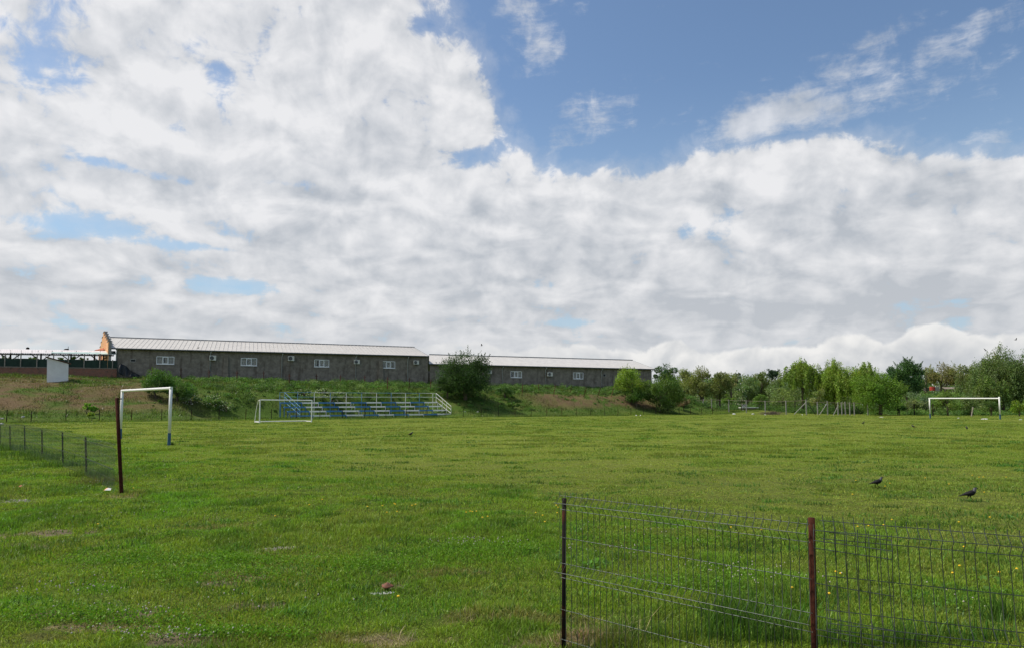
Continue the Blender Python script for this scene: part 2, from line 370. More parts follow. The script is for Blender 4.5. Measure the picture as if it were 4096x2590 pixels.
M_render = pmat('dark_cement_render', (.175, .150, .122), (.295, .260, .215), 1.6, .95, bump=.3, detail=9, lo=.3, hi=.7)
t = M_render.node_tree; k = S(t); b = t.nodes['Principled BSDF']; src = b.inputs['Base Color'].links[0].from_socket
g = nd(t, 'ShaderNodeNewGeometry'); sp = nd(t, 'ShaderNodeSeparateXYZ'); t.links.new(g.outputs['Position'], sp.inputs[0])
al = k.add(k.mul(sp.outputs[0], .932), k.mul(sp.outputs[1], .363)); br = nd(t, 'ShaderNodeTexBrick'); t.links.new(k.xyz(al, sp.outputs[2], 0.), br.inputs[0]); br.inputs['Scale'].default_value = 1.
br.inputs['Brick Width'].default_value = .5; br.inputs['Row Height'].default_value = .25; br.inputs['Mortar Size'].default_value = .02; br.inputs['Color1'].default_value = (1, 1, 1, 1); br.inputs['Color2'].default_value = (.90, .90, .90, 1); br.inputs['Mortar'].default_value = (.80, .80, .80, 1)
st = k.noise(k.xyz(k.mul(al, 1.6), k.mul(sp.outputs[2], .22), 0.), 1., 6, .6); st2 = k.mix(k.ss(st, .50, .68), (1, 1, 1), (.66, .64, .62))
m1 = nd(t, 'ShaderNodeMix', data_type='RGBA', blend_type='MULTIPLY'); m1.inputs[0].default_value = .8; t.links.new(src, m1.inputs[6]); t.links.new(br.outputs[0], m1.inputs[7])
m2 = nd(t, 'ShaderNodeMix', data_type='RGBA', blend_type='MULTIPLY'); m2.inputs[0].default_value = 1.; t.links.new(m1.outputs[2], m2.inputs[6]); t.links.new(st2, m2.inputs[7]); t.links.new(m2.outputs[2], b.inputs['Base Color'])
M_stain = pmat('patched_render', (.25, .21, .165), (.17, .145, .115), 2.5, .95, bump=.3, detail=8)
M_roof = pmat('pale_sheet_metal', (.50, .485, .465), (.42, .405, .39), 1.2, .6, lo=.3, hi=.75, detail=8)
M_roofb = pmat('bright_sheet_metal', (.56, .545, .525), (.48, .465, .45), .9, .6, lo=.3, hi=.75)
M_ridge = pmat('grey_flashing', (.16, .17, .18), (.24, .25, .26), 2., .5)
M_gutter = pmat('green_grey_gutter', (.055, .065, .062), (.09, .10, .095), 2., .5)
M_pipe = pmat('zinc_downpipe', (.50, .51, .53), (.60, .61, .62), 4., .4, metal=.3)
M_pvc = pmat('white_window_frame', (.80, .80, .80), None, 3., .35)
M_glass = bpy.data.materials.new('window_glass'); M_glass.use_nodes = True
b = M_glass.node_tree.nodes['Principled BSDF']; b.inputs['Base Color'].default_value = (.10, .11, .115, 1); b.inputs['Roughness'].default_value = .08; b.inputs['Alpha'].default_value = .22; b.inputs['Specular IOR Level'].default_value = .6
M_curt = pmat('pale_curtain', (.85, .83, .76), (.55, .54, .48), 7., .9, lo=.4, hi=.6)
M_dark = pmat('interior_shade', (.03, .03, .03), None, 3., .9)  # near-black, shade behind openings put into the colour
M_ac = pmat('ivory_casing', (.68, .66, .60), (.58, .56, .50), 5., .5)
M_concrete = pmat('concrete', (.34, .33, .31), (.24, .23, .21), 5., .9, bump=.2)
M_orange = pmat('orange_render', (.80, .44, .22), (.72, .38, .18), 1.5, .85)
M_orangeroof = pmat('orange_roof_tiles', (.42, .10, .035), (.33, .08, .03), 3., .8)
M_greycap = pmat('grey_render', (.26, .25, .24), (.32, .31, .29), 3., .9)
M_poly = pmat('polycarbonate_sheet', (.62, .56, .56), (.72, .68, .68), 1.0, .35)
M_polyg = pmat('teal_sheet', (.30, .46, .42), (.50, .62, .60), 1.2, .4)
M_net = pmat('green_shade_net', (.018, .038, .028), (.026, .052, .038), 2., .95)
M_timber = pmat('dark_timber', (.045, .040, .036), (.08, .07, .06), 5., .85)
M_palewood = pmat('pale_timber_post', (.34, .30, .25), (.24, .21, .17), 5., .85)
M_tarp = pmat('black_tarp', (.012, .014, .013), (.022, .024, .023), 4., .5)
M_shed = pmat('whitewashed_wall', (.82, .80, .77), (.74, .72, .69), 1.2, .9, bump=.15, detail=8)
M_shedroof = pmat('rusty_roof_sheet', (.07, .05, .04), (.16, .07, .045), 4., .8)
M_bark = pmat('bark', (.085, .065, .048), (.15, .12, .09), 6., .95, bump=.4)
M_bird = pmat('black_plumage', (.006, .006, .007), (.012, .012, .014), 60., .7, spec=.2)
M_nape = pmat('grey_nape', (.12, .12, .125), (.07, .07, .075), 80., .7)
M_plastic = pmat('white_plastic', (.66, .66, .66), (.50, .50, .50), 8., .4)
M_chalk = pmat('pale_stones', (.46, .43, .37), (.26, .23, .19), 30., .9, bump=.4)
M_cap = pmat('orange_rusty_plate', (.22, .075, .035), (.11, .06, .045), 30., .8, bump=.4)
M_red = pmat('red_paint', (.50, .05, .03), (.35, .04, .03), 4., .6)
M_yellow = pmat('dandelion_yellow', (.80, .55, .02), (.70, .42, .01), 200., .7)
M_clov = pmat('clover_white', (.52, .49, .43), (.40, .34, .30), 90., .9)
M_stem = pmat('green_stem', (.07, .14, .02), None)
M_bluefoot = pmat('dark_blue_paint', (.022, .075, .15), (.03, .10, .19), 8., .5)
M_wirev = pmat('green_wire_shaded', (.055, .070, .052), (.085, .095, .075), 12., .6, metal=.2)  # same panel wire in its shaded tone
M_cable = pmat('brown_cable', (.26, .22, .17), (.19, .16, .12), 3., .8)
def brickmat():
    m = bpy.data.materials.new('old_red_brick'); m.use_nodes = True; t = m.node_tree; b = t.nodes['Principled BSDF']; k = S(t)
    g = nd(t, 'ShaderNodeNewGeometry'); sp = nd(t, 'ShaderNodeSeparateXYZ'); t.links.new(g.outputs['Position'], sp.inputs[0])
    al = k.add(k.mul(sp.outputs[0], .932), k.mul(sp.outputs[1], .363))
    vec = k.xyz(al, sp.outputs[2], 0.)
    br = nd(t, 'ShaderNodeTexBrick'); t.links.new(vec, br.inputs[0]); br.inputs['Scale'].default_value = 1.; br.inputs['Brick Width'].default_value = .30; br.inputs['Row Height'].default_value = .11; br.inputs['Mortar Size'].default_value = .012
    br.inputs['Color1'].default_value = (.30, .095, .055, 1); br.inputs['Color2'].default_value = (.19, .075, .045, 1); br.inputs['Mortar'].default_value = (.26, .21, .17, 1)
    n = k.noise(g.outputs['Position'], 2.2, 8, .7); n2_ = k.noise(g.outputs['Position'], 7., 3, .6)
    c = k.mix(k.ss(n, .52, .68), br.outputs[0], (.11, .075, .055)); c = k.mix(k.mul(k.ss(n2_, .66, .74), .8), c, (.34, .30, .26))
    t.links.new(c, b.inputs['Base Color']); b.inputs['Roughness'].default_value = .95
    bn = nd(t, 'ShaderNodeBump'); bn.inputs['Strength'].default_value = .5; bn.inputs['Distance'].default_value = .03; t.links.new(n, bn.inputs['Height']); t.links.new(bn.outputs[0], b.inputs['Normal'])
    return m
M_brick = brickmat()

# ------------------------------------------------------------------ ground sheet
def axis(segs):
    r = []
    for a, b_, st in segs: r += list(np.arange(a, b_-1e-6, st))
    return r
pos = axis([(0, 8, .09), (8, 20, .35), (20, 150, 1.2)]) + list(150*1.35**np.arange(0, 12))
xs = np.array([-p for p in pos[:0:-1]] + pos)
ys = np.array([-4000, -900, -200, -60, -20, -6] + axis([(-4, 4, 1), (4, 14, .09), (14, 40, .4), (40, 175, .9)]) + list(175*1.35**np.arange(0, 11)))
GX, GY = np.meshgrid(xs, ys); gx, gy = GX.ravel(), GY.ravel(); gzv = terr(gx, gy)
ss_, qq_ = sq(gx, gy); gc = grass_col(gx, gy); bc, _ = bank_col(gx, gy); w_ = sstep(qq_, .5, 3)[:, None]
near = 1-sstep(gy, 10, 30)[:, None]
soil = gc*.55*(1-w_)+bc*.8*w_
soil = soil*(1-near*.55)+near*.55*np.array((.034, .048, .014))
pm = patchmask(gx, gy, ('dirt',))[:, None]; soil = soil*(1-pm)+pm*np.array((.15, .125, .085))
pm = patchmask(gx, gy, ('gravel',))[:, None]; soil = soil*(1-pm)+pm*np.array((.26, .22, .17))
pm = patchmask(gx, gy, ('dry',))[:, None]; soil = soil*(1-pm)+pm*np.array((.20, .165, .10))
nx, ny = len(xs), len(ys); ii = (np.arange(ny-1)[:, None]*nx+np.arange(nx-1)[None, :]).ravel()
fl = np.stack((ii, ii+1, ii+nx+1, ii+nx), 1).ravel()
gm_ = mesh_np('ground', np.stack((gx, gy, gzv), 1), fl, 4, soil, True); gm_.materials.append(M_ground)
go = bpy.data.objects.new('ground', gm_); C.objects.link(go); tag(go, 'grassy ground of the football pitch rising to a bank behind', kind='structure')

# ------------------------------------------------------------------ grass
def blades(name, x, y, h, wd, col, mat, label, five=False, lean=.45, kind='stuff', cat='grass', z=None, jit=.28, tipl=1.25):
    n = len(x); z0 = terr(x, y)-.01 if z is None else z; r = RNG
    a = r.uniform(0, 2*pi, n); b_ = r.uniform(0, 2*pi, n); ln = np.abs(r.normal(0, lean, n))
    B = np.stack((x, y, z0), 1); side = np.stack((np.cos(a), np.sin(a), np.zeros(n)), 1)*(wd*.5)[:, None]
    out = np.stack((np.cos(b_)*ln, np.sin(b_)*ln, np.ones(n)), 1)
    tip = B+out*h[:, None]*np.stack((np.ones(n), np.ones(n), 1/np.sqrt(1+ln*ln)), 1)
    cj = col*(1+r.normal(0, jit, (n, 1)))*(1+r.normal(0, .07, (n, 3))); cj = np.clip(cj, .004, .9)
    if five:
        mid = B+(tip-B)*np.array((.38, .38, .62))
        V = np.stack((B-side, B+side, mid-side*.8, mid+side*.8, tip), 1).reshape(-1, 3)
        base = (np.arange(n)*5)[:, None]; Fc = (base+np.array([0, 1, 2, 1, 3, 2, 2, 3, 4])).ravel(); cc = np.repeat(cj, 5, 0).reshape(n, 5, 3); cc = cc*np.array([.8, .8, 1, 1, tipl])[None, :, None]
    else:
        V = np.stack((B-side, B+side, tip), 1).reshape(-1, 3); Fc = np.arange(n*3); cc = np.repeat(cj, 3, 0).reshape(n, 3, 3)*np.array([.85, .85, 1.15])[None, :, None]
    m = mesh_np(name, V, Fc, 3, cc.reshape(-1, 3)); m.materials.append(mat)
    o = bpy.data.objects.new(name, m); C.objects.link(o)
    if kind: tag(o, label, cat if kind != 'part' else None, kind=kind if kind != 'part' else None)
    return o
def field_pts(n, y0, y1, logd, side=.80):
    y = y0+(y1-y0)*RNG.random(n) if not logd else y0*np.exp(RNG.random(n)*math.log(y1/y0))
    x = (RNG.random(n)*2-1)*(side*y+.8); return x, y
# near lawn
x, y = field_pts(880000, 4.2, 22, False); kx = RNG.random(len(x))**1.3; x = x/(.80*y+.8); y = 4.2+17.8*kx; x = x*(.80*y+.8)
keep = RNG.random(len(x)) > patchmask(x, y, ('dirt', 'gravel'))*.86
keep &= RNG.random(len(x)) > patchmask(x, y, ('dry',))*.35
x, y = x[keep], y[keep]; gl = sstep(goalline(x, y)+(fbm(x*.5, y*.5, 3, 21)-.5)*5, -1.6, 2.2)
tuft = sstep(fbm(x*.9, y*.9, 4, 31), .50, .72); t2 = fbm(x*4, y*4, 2, 61)
h = (.026+.014*(1-gl))*(.4+1.2*t2)*(1+1.0*tuft)*RNG.uniform(.6, 1.3, len(x))
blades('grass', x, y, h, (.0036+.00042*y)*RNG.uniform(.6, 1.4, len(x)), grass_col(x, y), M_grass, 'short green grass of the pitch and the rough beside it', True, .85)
x, y = field_pts(800000, 22, 135, True)
s_, q_ = sq(x, y); keep = (q_ < .4) | (s_ > 104); x, y = x[keep], y[keep]
tuft = sstep(fbm(x*.55, y*.9, 4, 71), .56, .66); s_, q_ = sq(x, y); edg = sstep(q_, -3, -2)
h = (.040+.05*tuft+.10*edg)*RNG.uniform(.6, 1.4, len(x)); cc = grass_col(x, y); cc = cc*(1-.30*tuft[:, None])
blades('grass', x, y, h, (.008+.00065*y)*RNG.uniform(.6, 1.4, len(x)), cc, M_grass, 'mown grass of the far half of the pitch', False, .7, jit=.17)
# darker tufts standing out of the turf
TX, TY, TH2, TC = [], [], [], []
for i in range(1300):
    yy = 5.5*math.exp(RNG.random()*math.log(100/5.5)); xx = (RNG.random()*2-1)*(.8*yy+.5); s1_, q1_ = sq(xx, yy)
    if q1_ > -2.5: continue
    k_ = int(RNG.uniform(40, 110)); rr = RNG.uniform(.06, .22)*(1+yy/50); TX.append(xx+RNG.normal(0, rr*1.5, k_)); TY.append(yy+RNG.normal(0, rr*.8, k_)); TH2.append(RNG.uniform(.05, .105)*RNG.uniform(.5, 1.2, k_)); TC.append(np.tile(DEEP*RNG.uniform(.75, 1.25)*np.array((RNG.uniform(.8, 1.3), 1, RNG.uniform(.8, 1.6))), (k_, 1)))
TX, TY, TH2, TC = map(np.concatenate, (TX, TY, TH2, TC))
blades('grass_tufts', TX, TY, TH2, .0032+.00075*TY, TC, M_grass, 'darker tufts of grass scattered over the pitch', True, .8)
# bank
n = 260000; ps = RNG.uniform(-22, 108, n); pq = RNG.random(n)**.8*37+.0; pp = F0[None]+FE[None]*ps[:, None]+FN[None]*pq[:, None]; x, y = pp[:, 0], pp[:, 1]
qw_ = 35.9-(ps-9.3)*.2284; keep = (pq < qw_-.4) & (np.abs(x/y) < .82); x, y = x[keep], y[keep]; c, br = bank_col(x, y)
s_, q_ = sq(x, y); low = 1-sstep(q_, 1, 4)
bed_ = (s_ > 14) & (s_ < 50) & (q_ < 7.5)
h = (.16+.30*sstep(fbm(x*.5, y*.5, 3, 77), .45, .62))*(1-.65*br)*(1-.5*low)*np.where(bed_, .55, 1)*RNG.uniform(.5, 1.5, len(x))
blades('bank_grass', x, y, h, RNG.uniform(.03, .08, len(x)), c, M_grass, 'long rough grass and dry stalks covering the bank', False, .75, jit=.5)

T_ = 'trees behind the pitch'
# ------------------------------------------------------------------ foliage
def leafcloud(pts, size, col, jit=.22, elong=1., vert=0.):
    """one small kite per point"""
    n = len(pts); r = RNG
    a = r.normal(size=(n, 3)); a[:, 2] = a[:, 2]*(1-vert)-vert*2.2; a /= np.linalg.norm(a, axis=1)[:, None]
    b_ = np.cross(a, r.normal(size=(n, 3))); b_ /= (np.linalg.norm(b_, axis=1)[:, None]+1e-9)
    s1 = (size*r.uniform(.6, 1.4, n))[:, None] if np.ndim(size) == 0 else (size*r.uniform(.6, 1.4, n))[:, None]
    A = a*s1*elong; Bv = b_*s1*.5/max(1, elong**.3)
    V = np.stack((pts-A*.5, pts+Bv*.6, pts+A*.5, pts-Bv*.6), 1).reshape(-1, 3)
    cj = np.clip(col*np.array((1.70, 1.70, 1.75))*(1+r.normal(0, jit, (n, 1)))*(1+r.normal(0, .05, (n, 3))), .004, .9)
    return V, np.repeat(cj, 4, 0)
def leafmesh(name, parts, mat, parent=None, loc=(0, 0, 0)):
    V = np.concatenate([p[0] for p in parts]); cc = np.concatenate([p[1] for p in parts])
    L = parent_loc(parent) if parent is not None else np.array(loc, float)
    m = mesh_np(name, V-L, np.arange(len(V)), 4, cc); m.materials.append(mat)
    o = bpy.data.objects.new(name, m); C.objects.link(o)
    if parent is not None: o.parent = parent
    else: o.location = tuple(L)
    return o
def sph(n):
    a = RNG.normal(size=(n, 3)); return a/np.linalg.norm(a, axis=1)[:, None]
def tree(name, px, Y, ytop, wpx, ybot, col, label, kind='round', dens=7., group=None, trunk=True, cat='tree', zb=None, lump=1., flowers=0, leaf=None, airy=0.):
    if at(px, ytop, Y)[2] < gz(at(px, ytop, Y)[0], Y)+.35 or (cat in ('sapling', 'weed', 'bush', 'shrub') and px < 2790): Y = ground_at(px, ybot)[1]
    global RNG
    RNG = np.random.default_rng(int(px*7+ytop))
    if group == T_:
        wpx *= 1.16; dens *= 1.25
    X = at(px, HORIZON, Y)[0]; g0 = gz(X, Y) if zb is None else zb
    zt = at(px, ytop, Y)[2]; zl = max(at(px, ybot, Y)[2], g0+.05); rx = wpx/2/FP*Y; rz = max(.15, (zt-zl)/2); cz = (zt+zl)/2; ry = rx*.85
    if cat in ('bush', 'shrub', 'sapling', 'weed'): zl = g0+.03; rz = max(.15, (zt-zl)/2); cz = (zt+zl)/2
    R = thing(name, label, cat, (X, Y, g0), group); col = np.array(col); cen = np.array((X, Y, cz))
    area = (wpx/4)*((ybot-ytop)/4)*.8; n = int(min(26000, max(700, area*dens))); lf = leaf or max(.09, Y/683*1.15)
    K_ = int(13+area/110); parts = []; tips = []
    if kind in ('round', 'shrub', 'column'):
        for i in range(K_):
            d = sph(1)[0]; rr = RNG.uniform(.25, 1.)**.5*.88
            if kind == 'shrub' and d[2] < -.2: d[2] *= .4
            c = cen+d*np.array((rx, ry, rz))*rr; br = RNG.uniform(.20, .44)*min(rx, rz*1.3)*lump; m = n//K_
            if kind == 'shrub': wgt = np.array((1, 1, .9))
            else: wgt = np.array((1, 1, .85))
            u_ = sph(m); p = c+u_*wgt*br*(RNG.uniform(.35, 1.08, (m, 1))**.6)
            p = p+RNG.normal(0, br*.10, (m, 3))
            ct = col*RNG.uniform(.78, 1.22)*np.array((RNG.uniform(.9, 1.12), 1, RNG.uniform(.85, 1.15)))
            parts.append(leafcloud(p, lf, ct)); tips.append(c)
            # loose shoots breaking the outline
            for j in range(2+int(airy*3)):
                st = c+u_[j]*br*.8; dr = u_[j]*np.array((.7, .7, .3))+np.array((0, 0, .7)); Ls = br*RNG.uniform(.5, 1.2)
                tt = RNG.random(max(10, m//12))[:, None]**1.4; pp_ = st+dr*Ls*tt*.8+RNG.normal(0, 1, (len(tt), 3))*.09*br*(1.1-tt); parts.append(leafcloud(pp_, lf*.8, ct*1.08))
    elif kind == 'spiky':
        for i in range(K_):
            d = sph(1)[0]; d[2] = abs(d[2])*.9-.1; st = cen+d*np.array((rx, ry, rz))*.35; en = cen+np.array((d[0]*rx, d[1]*ry, abs(d[2])*rz*1.05+RNG.uniform(-.6, .5)*rz)); m = n//K_
            tt = RNG.random((m, 1)); w0 = rx*.16*(1-tt*.6); p = st+(en-st)*tt+RNG.normal(0, 1, (m, 3))*w0
            parts.append(leafcloud(p, lf, col*RNG.uniform(.8, 1.2))); tips.append(en)
        m = n//2; parts.append(leafcloud(cen+sph(m)*np.array((rx, ry, rz))*.72*RNG.random((m, 1))**.4, lf, col*.9))
    elif kind == 'willow':
        ns = int(rx*rz*9+60); 
        for i in range(ns):
            d = sph(1)[0]; d[2] = abs(d[2])*1.0; hub = RNG.random()**.45
            lumpy = 1+.18*math.sin(d[0]*7+px)+.10*math.sin(d[1]*9+px*.3)
            st = np.array((X, Y, zl+rz*.9))+d*np.array((rx*hub, ry*hub, rz*1.10))*lumpy
            Ls = RNG.uniform(.35, .95)*(st[2]-zl)*(.55 if hub < .5 else 1.); m = max(6, n//ns)
            tt = RNG.random((m, 1)); outw = np.array((d[0], d[1], 0))*.22*Ls
            p = st+outw*(tt**.6)-np.array((0, 0, 1))*Ls*tt+RNG.normal(0, .10+.02*rx, (m, 3))
            ct = col*RNG.uniform(.72, 1.28)*np.array((RNG.uniform(.9, 1.15), 1, RNG.uniform(.8, 1.2)))
            parts.append(leafcloud(p, lf, ct, elong=1.7, vert=.6))
            if i < 26: tips.append(st)
        K2 = 16
        for i in range(K2):
            d = sph(1)[0]; c = np.array((X, Y, zl+rz))+d*np.array((rx, ry, rz))*.62; m = n//K2//2; br = rx*.3
            parts.append(leafcloud(c+sph(m)*br*RNG.random((m, 1))**.5, lf, col*RNG.uniform(.75, 1.15)))
    leafmesh('crown', parts, M_leaf, R)
    if flowers:
        u_ = sph(flowers); u_[:, 1] = -np.abs(u_[:, 1]); p = cen+u_*np.array((rx, ry, rz))*RNG.uniform(.8, 1.02, (flowers, 1))
        leafmesh('blossom', [leafcloud(p, lf*.8, np.array((.42, .42, .34)), .1)], M_flower, R)
    if trunk:
        tb = MB(); r0 = max(.05, rx*.055); top = np.array((X, Y, zl+rz*1.1)); b0 = np.array((X, Y, g0-.2)); mid = (b0+top)/2+np.array((RNG.normal(0, .12), 0, 0))
        tb.tube([b0, mid, top], [r0*1.35, r0, r0*.45], 8)
        for c in tips[:9]:
            st = b0+(top-b0)*RNG.uniform(.35, .8); md = (st+c)/2+np.array((0, 0, .15*rz)); tb.tube([st, md, c], [r0*.5, r0*.32, r0*.12], 5)
        tb.build('trunk', M_bark, R, smooth=True)
    return R

# ------------------------------------------------------------------ long halls behind the bank
WO = np.array((-58.0, 100.0)); WE = np.array((.9317, .3633)); WN = np.array((.3633, -.9317))
def wpt(px, py, off=0.):
    r = ray(px, py); o = WO+WN*off
    A_ = np.array(((r[0], -WE[0]), (r[1], -WE[1]))); t, s = np.linalg.solve(A_, o); return s, CAMZ+r[2]*t
def wp3(s, z, off=0.): p = WO+WE*s+WN*off; return np.array((p[0], p[1], z))
def wbox(mb, s0, s1, z0, z1, o0, o1):
    return mb.hexa([wp3(s0, z0, o1), wp3(s1, z0, o1), wp3(s1, z0, o0), wp3(s0, z0, o0), wp3(s0, z1, o1), wp3(s1, z1, o1), wp3(s1, z1, o0), wp3(s0, z1, o0)])
def wall_cells(mb, s0, s1, z0, ztop, holes, th=.3):
    """ztop(s) linear; one hexa per cell outside the openings"""
    cs = sorted({s0, s1, *[h[i] for h in holes for i in (0, 1)]})
    for a, b_ in zip(cs[:-1], cs[1:]):
        hs = [h for h in holes if h[0] <= a+1e-6 and h[1] >= b_-1e-6]
        def cell(za0, zb0, za1, zb1): mb.hexa([wp3(a, za0, 0), wp3(b_, zb0, 0), wp3(b_, zb0, -th), wp3(a, za0, -th), wp3(a, za1, 0), wp3(b_, zb1, 0), wp3(b_, zb1, -th), wp3(a, za1, -th)])
        if hs:
            h = hs[0]; cell(z0, z0, h[2], h[2]); cell(h[3], h[3], ztop(a), ztop(b_))
        else: cell(z0, z0, ztop(a), ztop(b_))
def opening(x0, x1, y0, y1): 
    s0, za = wpt(x0, y0); s1, zb = wpt(x1, y1); return [s0, s1, min(za, zb), max(za, zb)]
s1e, z1e = wpt(1713, 1424); s0e, z0e = wpt(470, 1394); s2e, z2b = wpt(2606, 1475.5); _, z2a = wpt(1716, 1454.5)
sA = wpt(470, 1400)[0]
def hall(name, label, sa, sb, za, zb, wins, vents, roofpoly, ribstep, mroof, ridge_lbl, pipes, extra=None):
    R = thing(name, label, 'building', wp3((sa+sb)/2, 5.0))
    zt = lambda s: za+(zb-za)*(s-sa)/(sb-sa)
    ops = [opening(*w) for w in wins]; vop = [opening(*w) for w in vents]
    w = MB(); wall_cells(w, sa, sb, 2.6, zt, ops+vop)
    # far side and ends, so the hall is a closed volume
    dep = 18.; 
    w.hexa([wp3(sb-.3, 2.6, -.3), wp3(sb, 2.6, -.3), wp3(sb, 2.6, -dep), wp3(sb-.3, 2.6, -dep), wp3(sb-.3, zb-.02, -.3), wp3(sb, zb-.02, -.3), wp3(sb, zb-.02, -dep), wp3(sb-.3, zb-.02, -dep)])
    w.hexa([wp3(sa, 2.6, -dep+.3), wp3(sb-.3, 2.6, -dep+.3), wp3(sb-.3, 2.6, -dep), wp3(sa, 2.6, -dep), wp3(sa, za-.02, -dep+.3), wp3(sb-.3, zb-.02, -dep+.3), wp3(sb-.3, zb-.02, -dep), wp3(sa, za-.02, -dep)])
    wall = w.build('wall', M_render, R)
    # roof: front and back slopes
    (el_, er_, rr_, rl_) = roofpoly
    rf = MB(); up = np.array((0, 0, .10))
    rf.hexa([el_, er_, rr_, rl_, el_+up, er_+up, rr_+up, rl_+up])
    bk = np.array((-WN[0]*9.6, -WN[1]*9.6, -2.4)); rf.hexa([rl_, rr_, rr_+bk, rl_+bk, rl_+up, rr_+up, rr_+bk+up, rl_+bk+up])
    nrib = int(np.linalg.norm(er_-el_)/ribstep)
    for i in range(nrib+1):
        f = (i+.02)/(nrib+.04); a = el_+(er_-el_)*f+up; L_ = rl_-el_; 
        b_ = a+(-np.array((WN[0], WN[1], 0)))*np.dot(L_, (-WN[0], -WN[1], 0)); b_[2] = a[2]+(rl_[2]-el_[2])
        if np.dot(b_-rl_, (*WE, 0)) < 0 or np.dot(b_-rr_, (*WE, 0)) > 0:
            # clipped by a slanting end
            edge0, edge1 = (el_, rl_) if np.dot(b_-rl_, (*WE, 0)) < 0 else (er_, rr_)
            d0 = np.dot(a-edge0, (*WE, 0)); d1 = np.dot(b_-edge1, (*WE, 0)); fr = min(1, abs(d0)/(abs(d0)+abs(d1)+1e-6)); b_ = a+(b_-a)*fr
        if np.linalg.norm(b_-a) < .8: continue
        e3 = np.array((*WE, 0))*.014; u3 = np.array((0, 0, .030)); ov = np.array((0, 0, -.01))
        rf.hexa([a-e3+ov, a+e3+ov, b_+e3+ov, b_-e3+ov, a-e3+u3, a+e3+u3, b_+e3+u3, b_-e3+u3])
    roof = rf.build('roof', mroof, R)
    MB().tube([rl_+up*1.6, rr_+up*1.6], .11, 6).build('ridge_cap', M_ridge, R)
    MB().tube([el_+np.array((0, 0, -.02))+np.array((*WN, 0))*.06, er_+np.array((0, 0, -.02))+np.array((*WN, 0))*.06], .10, 8).build('gutter', M_gutter, R)
    fa = MB(); fa.tube([er_+up*.5, rr_+up*.5], .09, 6); fa.build('verge_trim', M_ridge, R)
    for i, o in enumerate(ops):
        a, b_, c_, d_ = o; f = MB(); fw = .065
        wbox(f, a-.03, a+fw, c_, d_, -.06, .05); wbox(f, b_-fw, b_+.03, c_, d_, -.06, .05); wbox(f, a+fw, b_-fw, c_-.03, c_+fw, -.06, .05); wbox(f, a+fw, b_-fw, d_-fw, d_+.03, -.06, .05)
        w3 = (b_-a)/3
        for q in (a+w3, a+2*w3): wbox(f, q-.035, q+.035, c_+fw, d_-fw, -.06, .04)
        wbox(f, a+w3+.05, a+2*w3-.05, c_+fw, c_+fw+.07, -.05, .055); wbox(f, a+w3+.05, a+2*w3-.05, d_-fw-.07, d_-fw, -.05, .055); wbox(f, a+w3+.05, a+w3+.12, c_+fw+.07, d_-fw-.07, -.05, .055); wbox(f, a+2*w3-.12, a+2*w3-.05, c_+fw+.07, d_-fw-.07, -.05, .055)
        fo = f.build('window', M_pvc, R)
        g = MB(); wbox(g, a+fw, b_-fw, c_+fw, d_-fw, -.03, -.02); g.build('pane', M_glass, fo)
        cu = MB(); nfold = 26; amp = .03
        for q in range(nfold):
            x0_ = a+(b_-a)*q/nfold; x1_ = a+(b_-a)*(q+1)/nfold
            if RNG.random() < .12: continue
            wbox(cu, x0_, x1_, c_, d_, -.105-(q % 2)*amp, -.09-(q % 2)*amp)
        cu.build('curtain', M_curt, fo); 
        db = MB(); wbox(db, a-.1, b_+.1, c_-.1, d_+.1, -.9, -.85); db.build('room_shade_panel', M_dark, fo)  # dark panel stands in for the unlit room behind
        sl = MB(); wbox(sl, a-.08, b_+.08, c_-.08, c_-.032, 0.003, .14); sl.build('sill', M_pvc, fo)
    for o in vop:
        a, b_, c_, d_ = o; f = MB(); fw = .07
        wbox(f, a-.02, a+fw, c_, d_, -.06, .04); wbox(f, b_-fw, b_+.02, c_, d_, -.06, .04); wbox(f, a+fw, b_-fw, c_-.02, c_+fw, -.06, .04); wbox(f, a+fw, b_-fw, d_-fw, d_+.02, -.06, .04)
        fo = f.build('vent_window', M_concrete if px_small(o) else M_pipe, R); g = MB(); wbox(g, a+fw, b_-fw, c_+fw, d_-fw, -.05, -.03); g.build('pane', M_dark, fo)
    for px, y0, y1, elb in pipes:
        s, z1_ = wpt(px, y0); _, z0_ = wpt(px, y1); p = MB()
        p.tube([wp3(s+.12, z1_+.05, .45), wp3(s+.1, z1_-.2, .40), wp3(s, z1_-.5, .12), wp3(s, z0_-.6, .12)], .06, 8); p.build('downpipe', M_pipe, R, smooth=True)
    return R
def px_small(o): return (o[1]-o[0]) < .75
ov = .5
def P3(px, py, off): s, z = wpt(px, py, off); return wp3(s, z, off)
r1 = (P3(447, 1391.5, ov), P3(1714, 1423.5, ov), P3(1658, 1390.5, -9.0), P3(440, 1351.5, -9.0))
H1 = hall('long_hall', 'long dark rendered hall with ribbed pale metal roof, the taller left one', wpt(468, 1400)[0], wpt(1712.5, 1430)[0], z0e-.06, z1e-.06,
    [(627, 696, 1424, 1455), (964.5, 1027, 1430, 1461), (1258, 1315.5, 1436.5, 1466), (1527, 1579.6, 1443, 1471)], [(522, 543, 1434, 1446)], r1, .62, M_roof, '', [(467, 1394, 1480, 0), (842, 1403, 1512, 0), (1128, 1411, 1516, 0), (1423, 1418, 1530, 0), (1630, 1424, 1536, 0)])
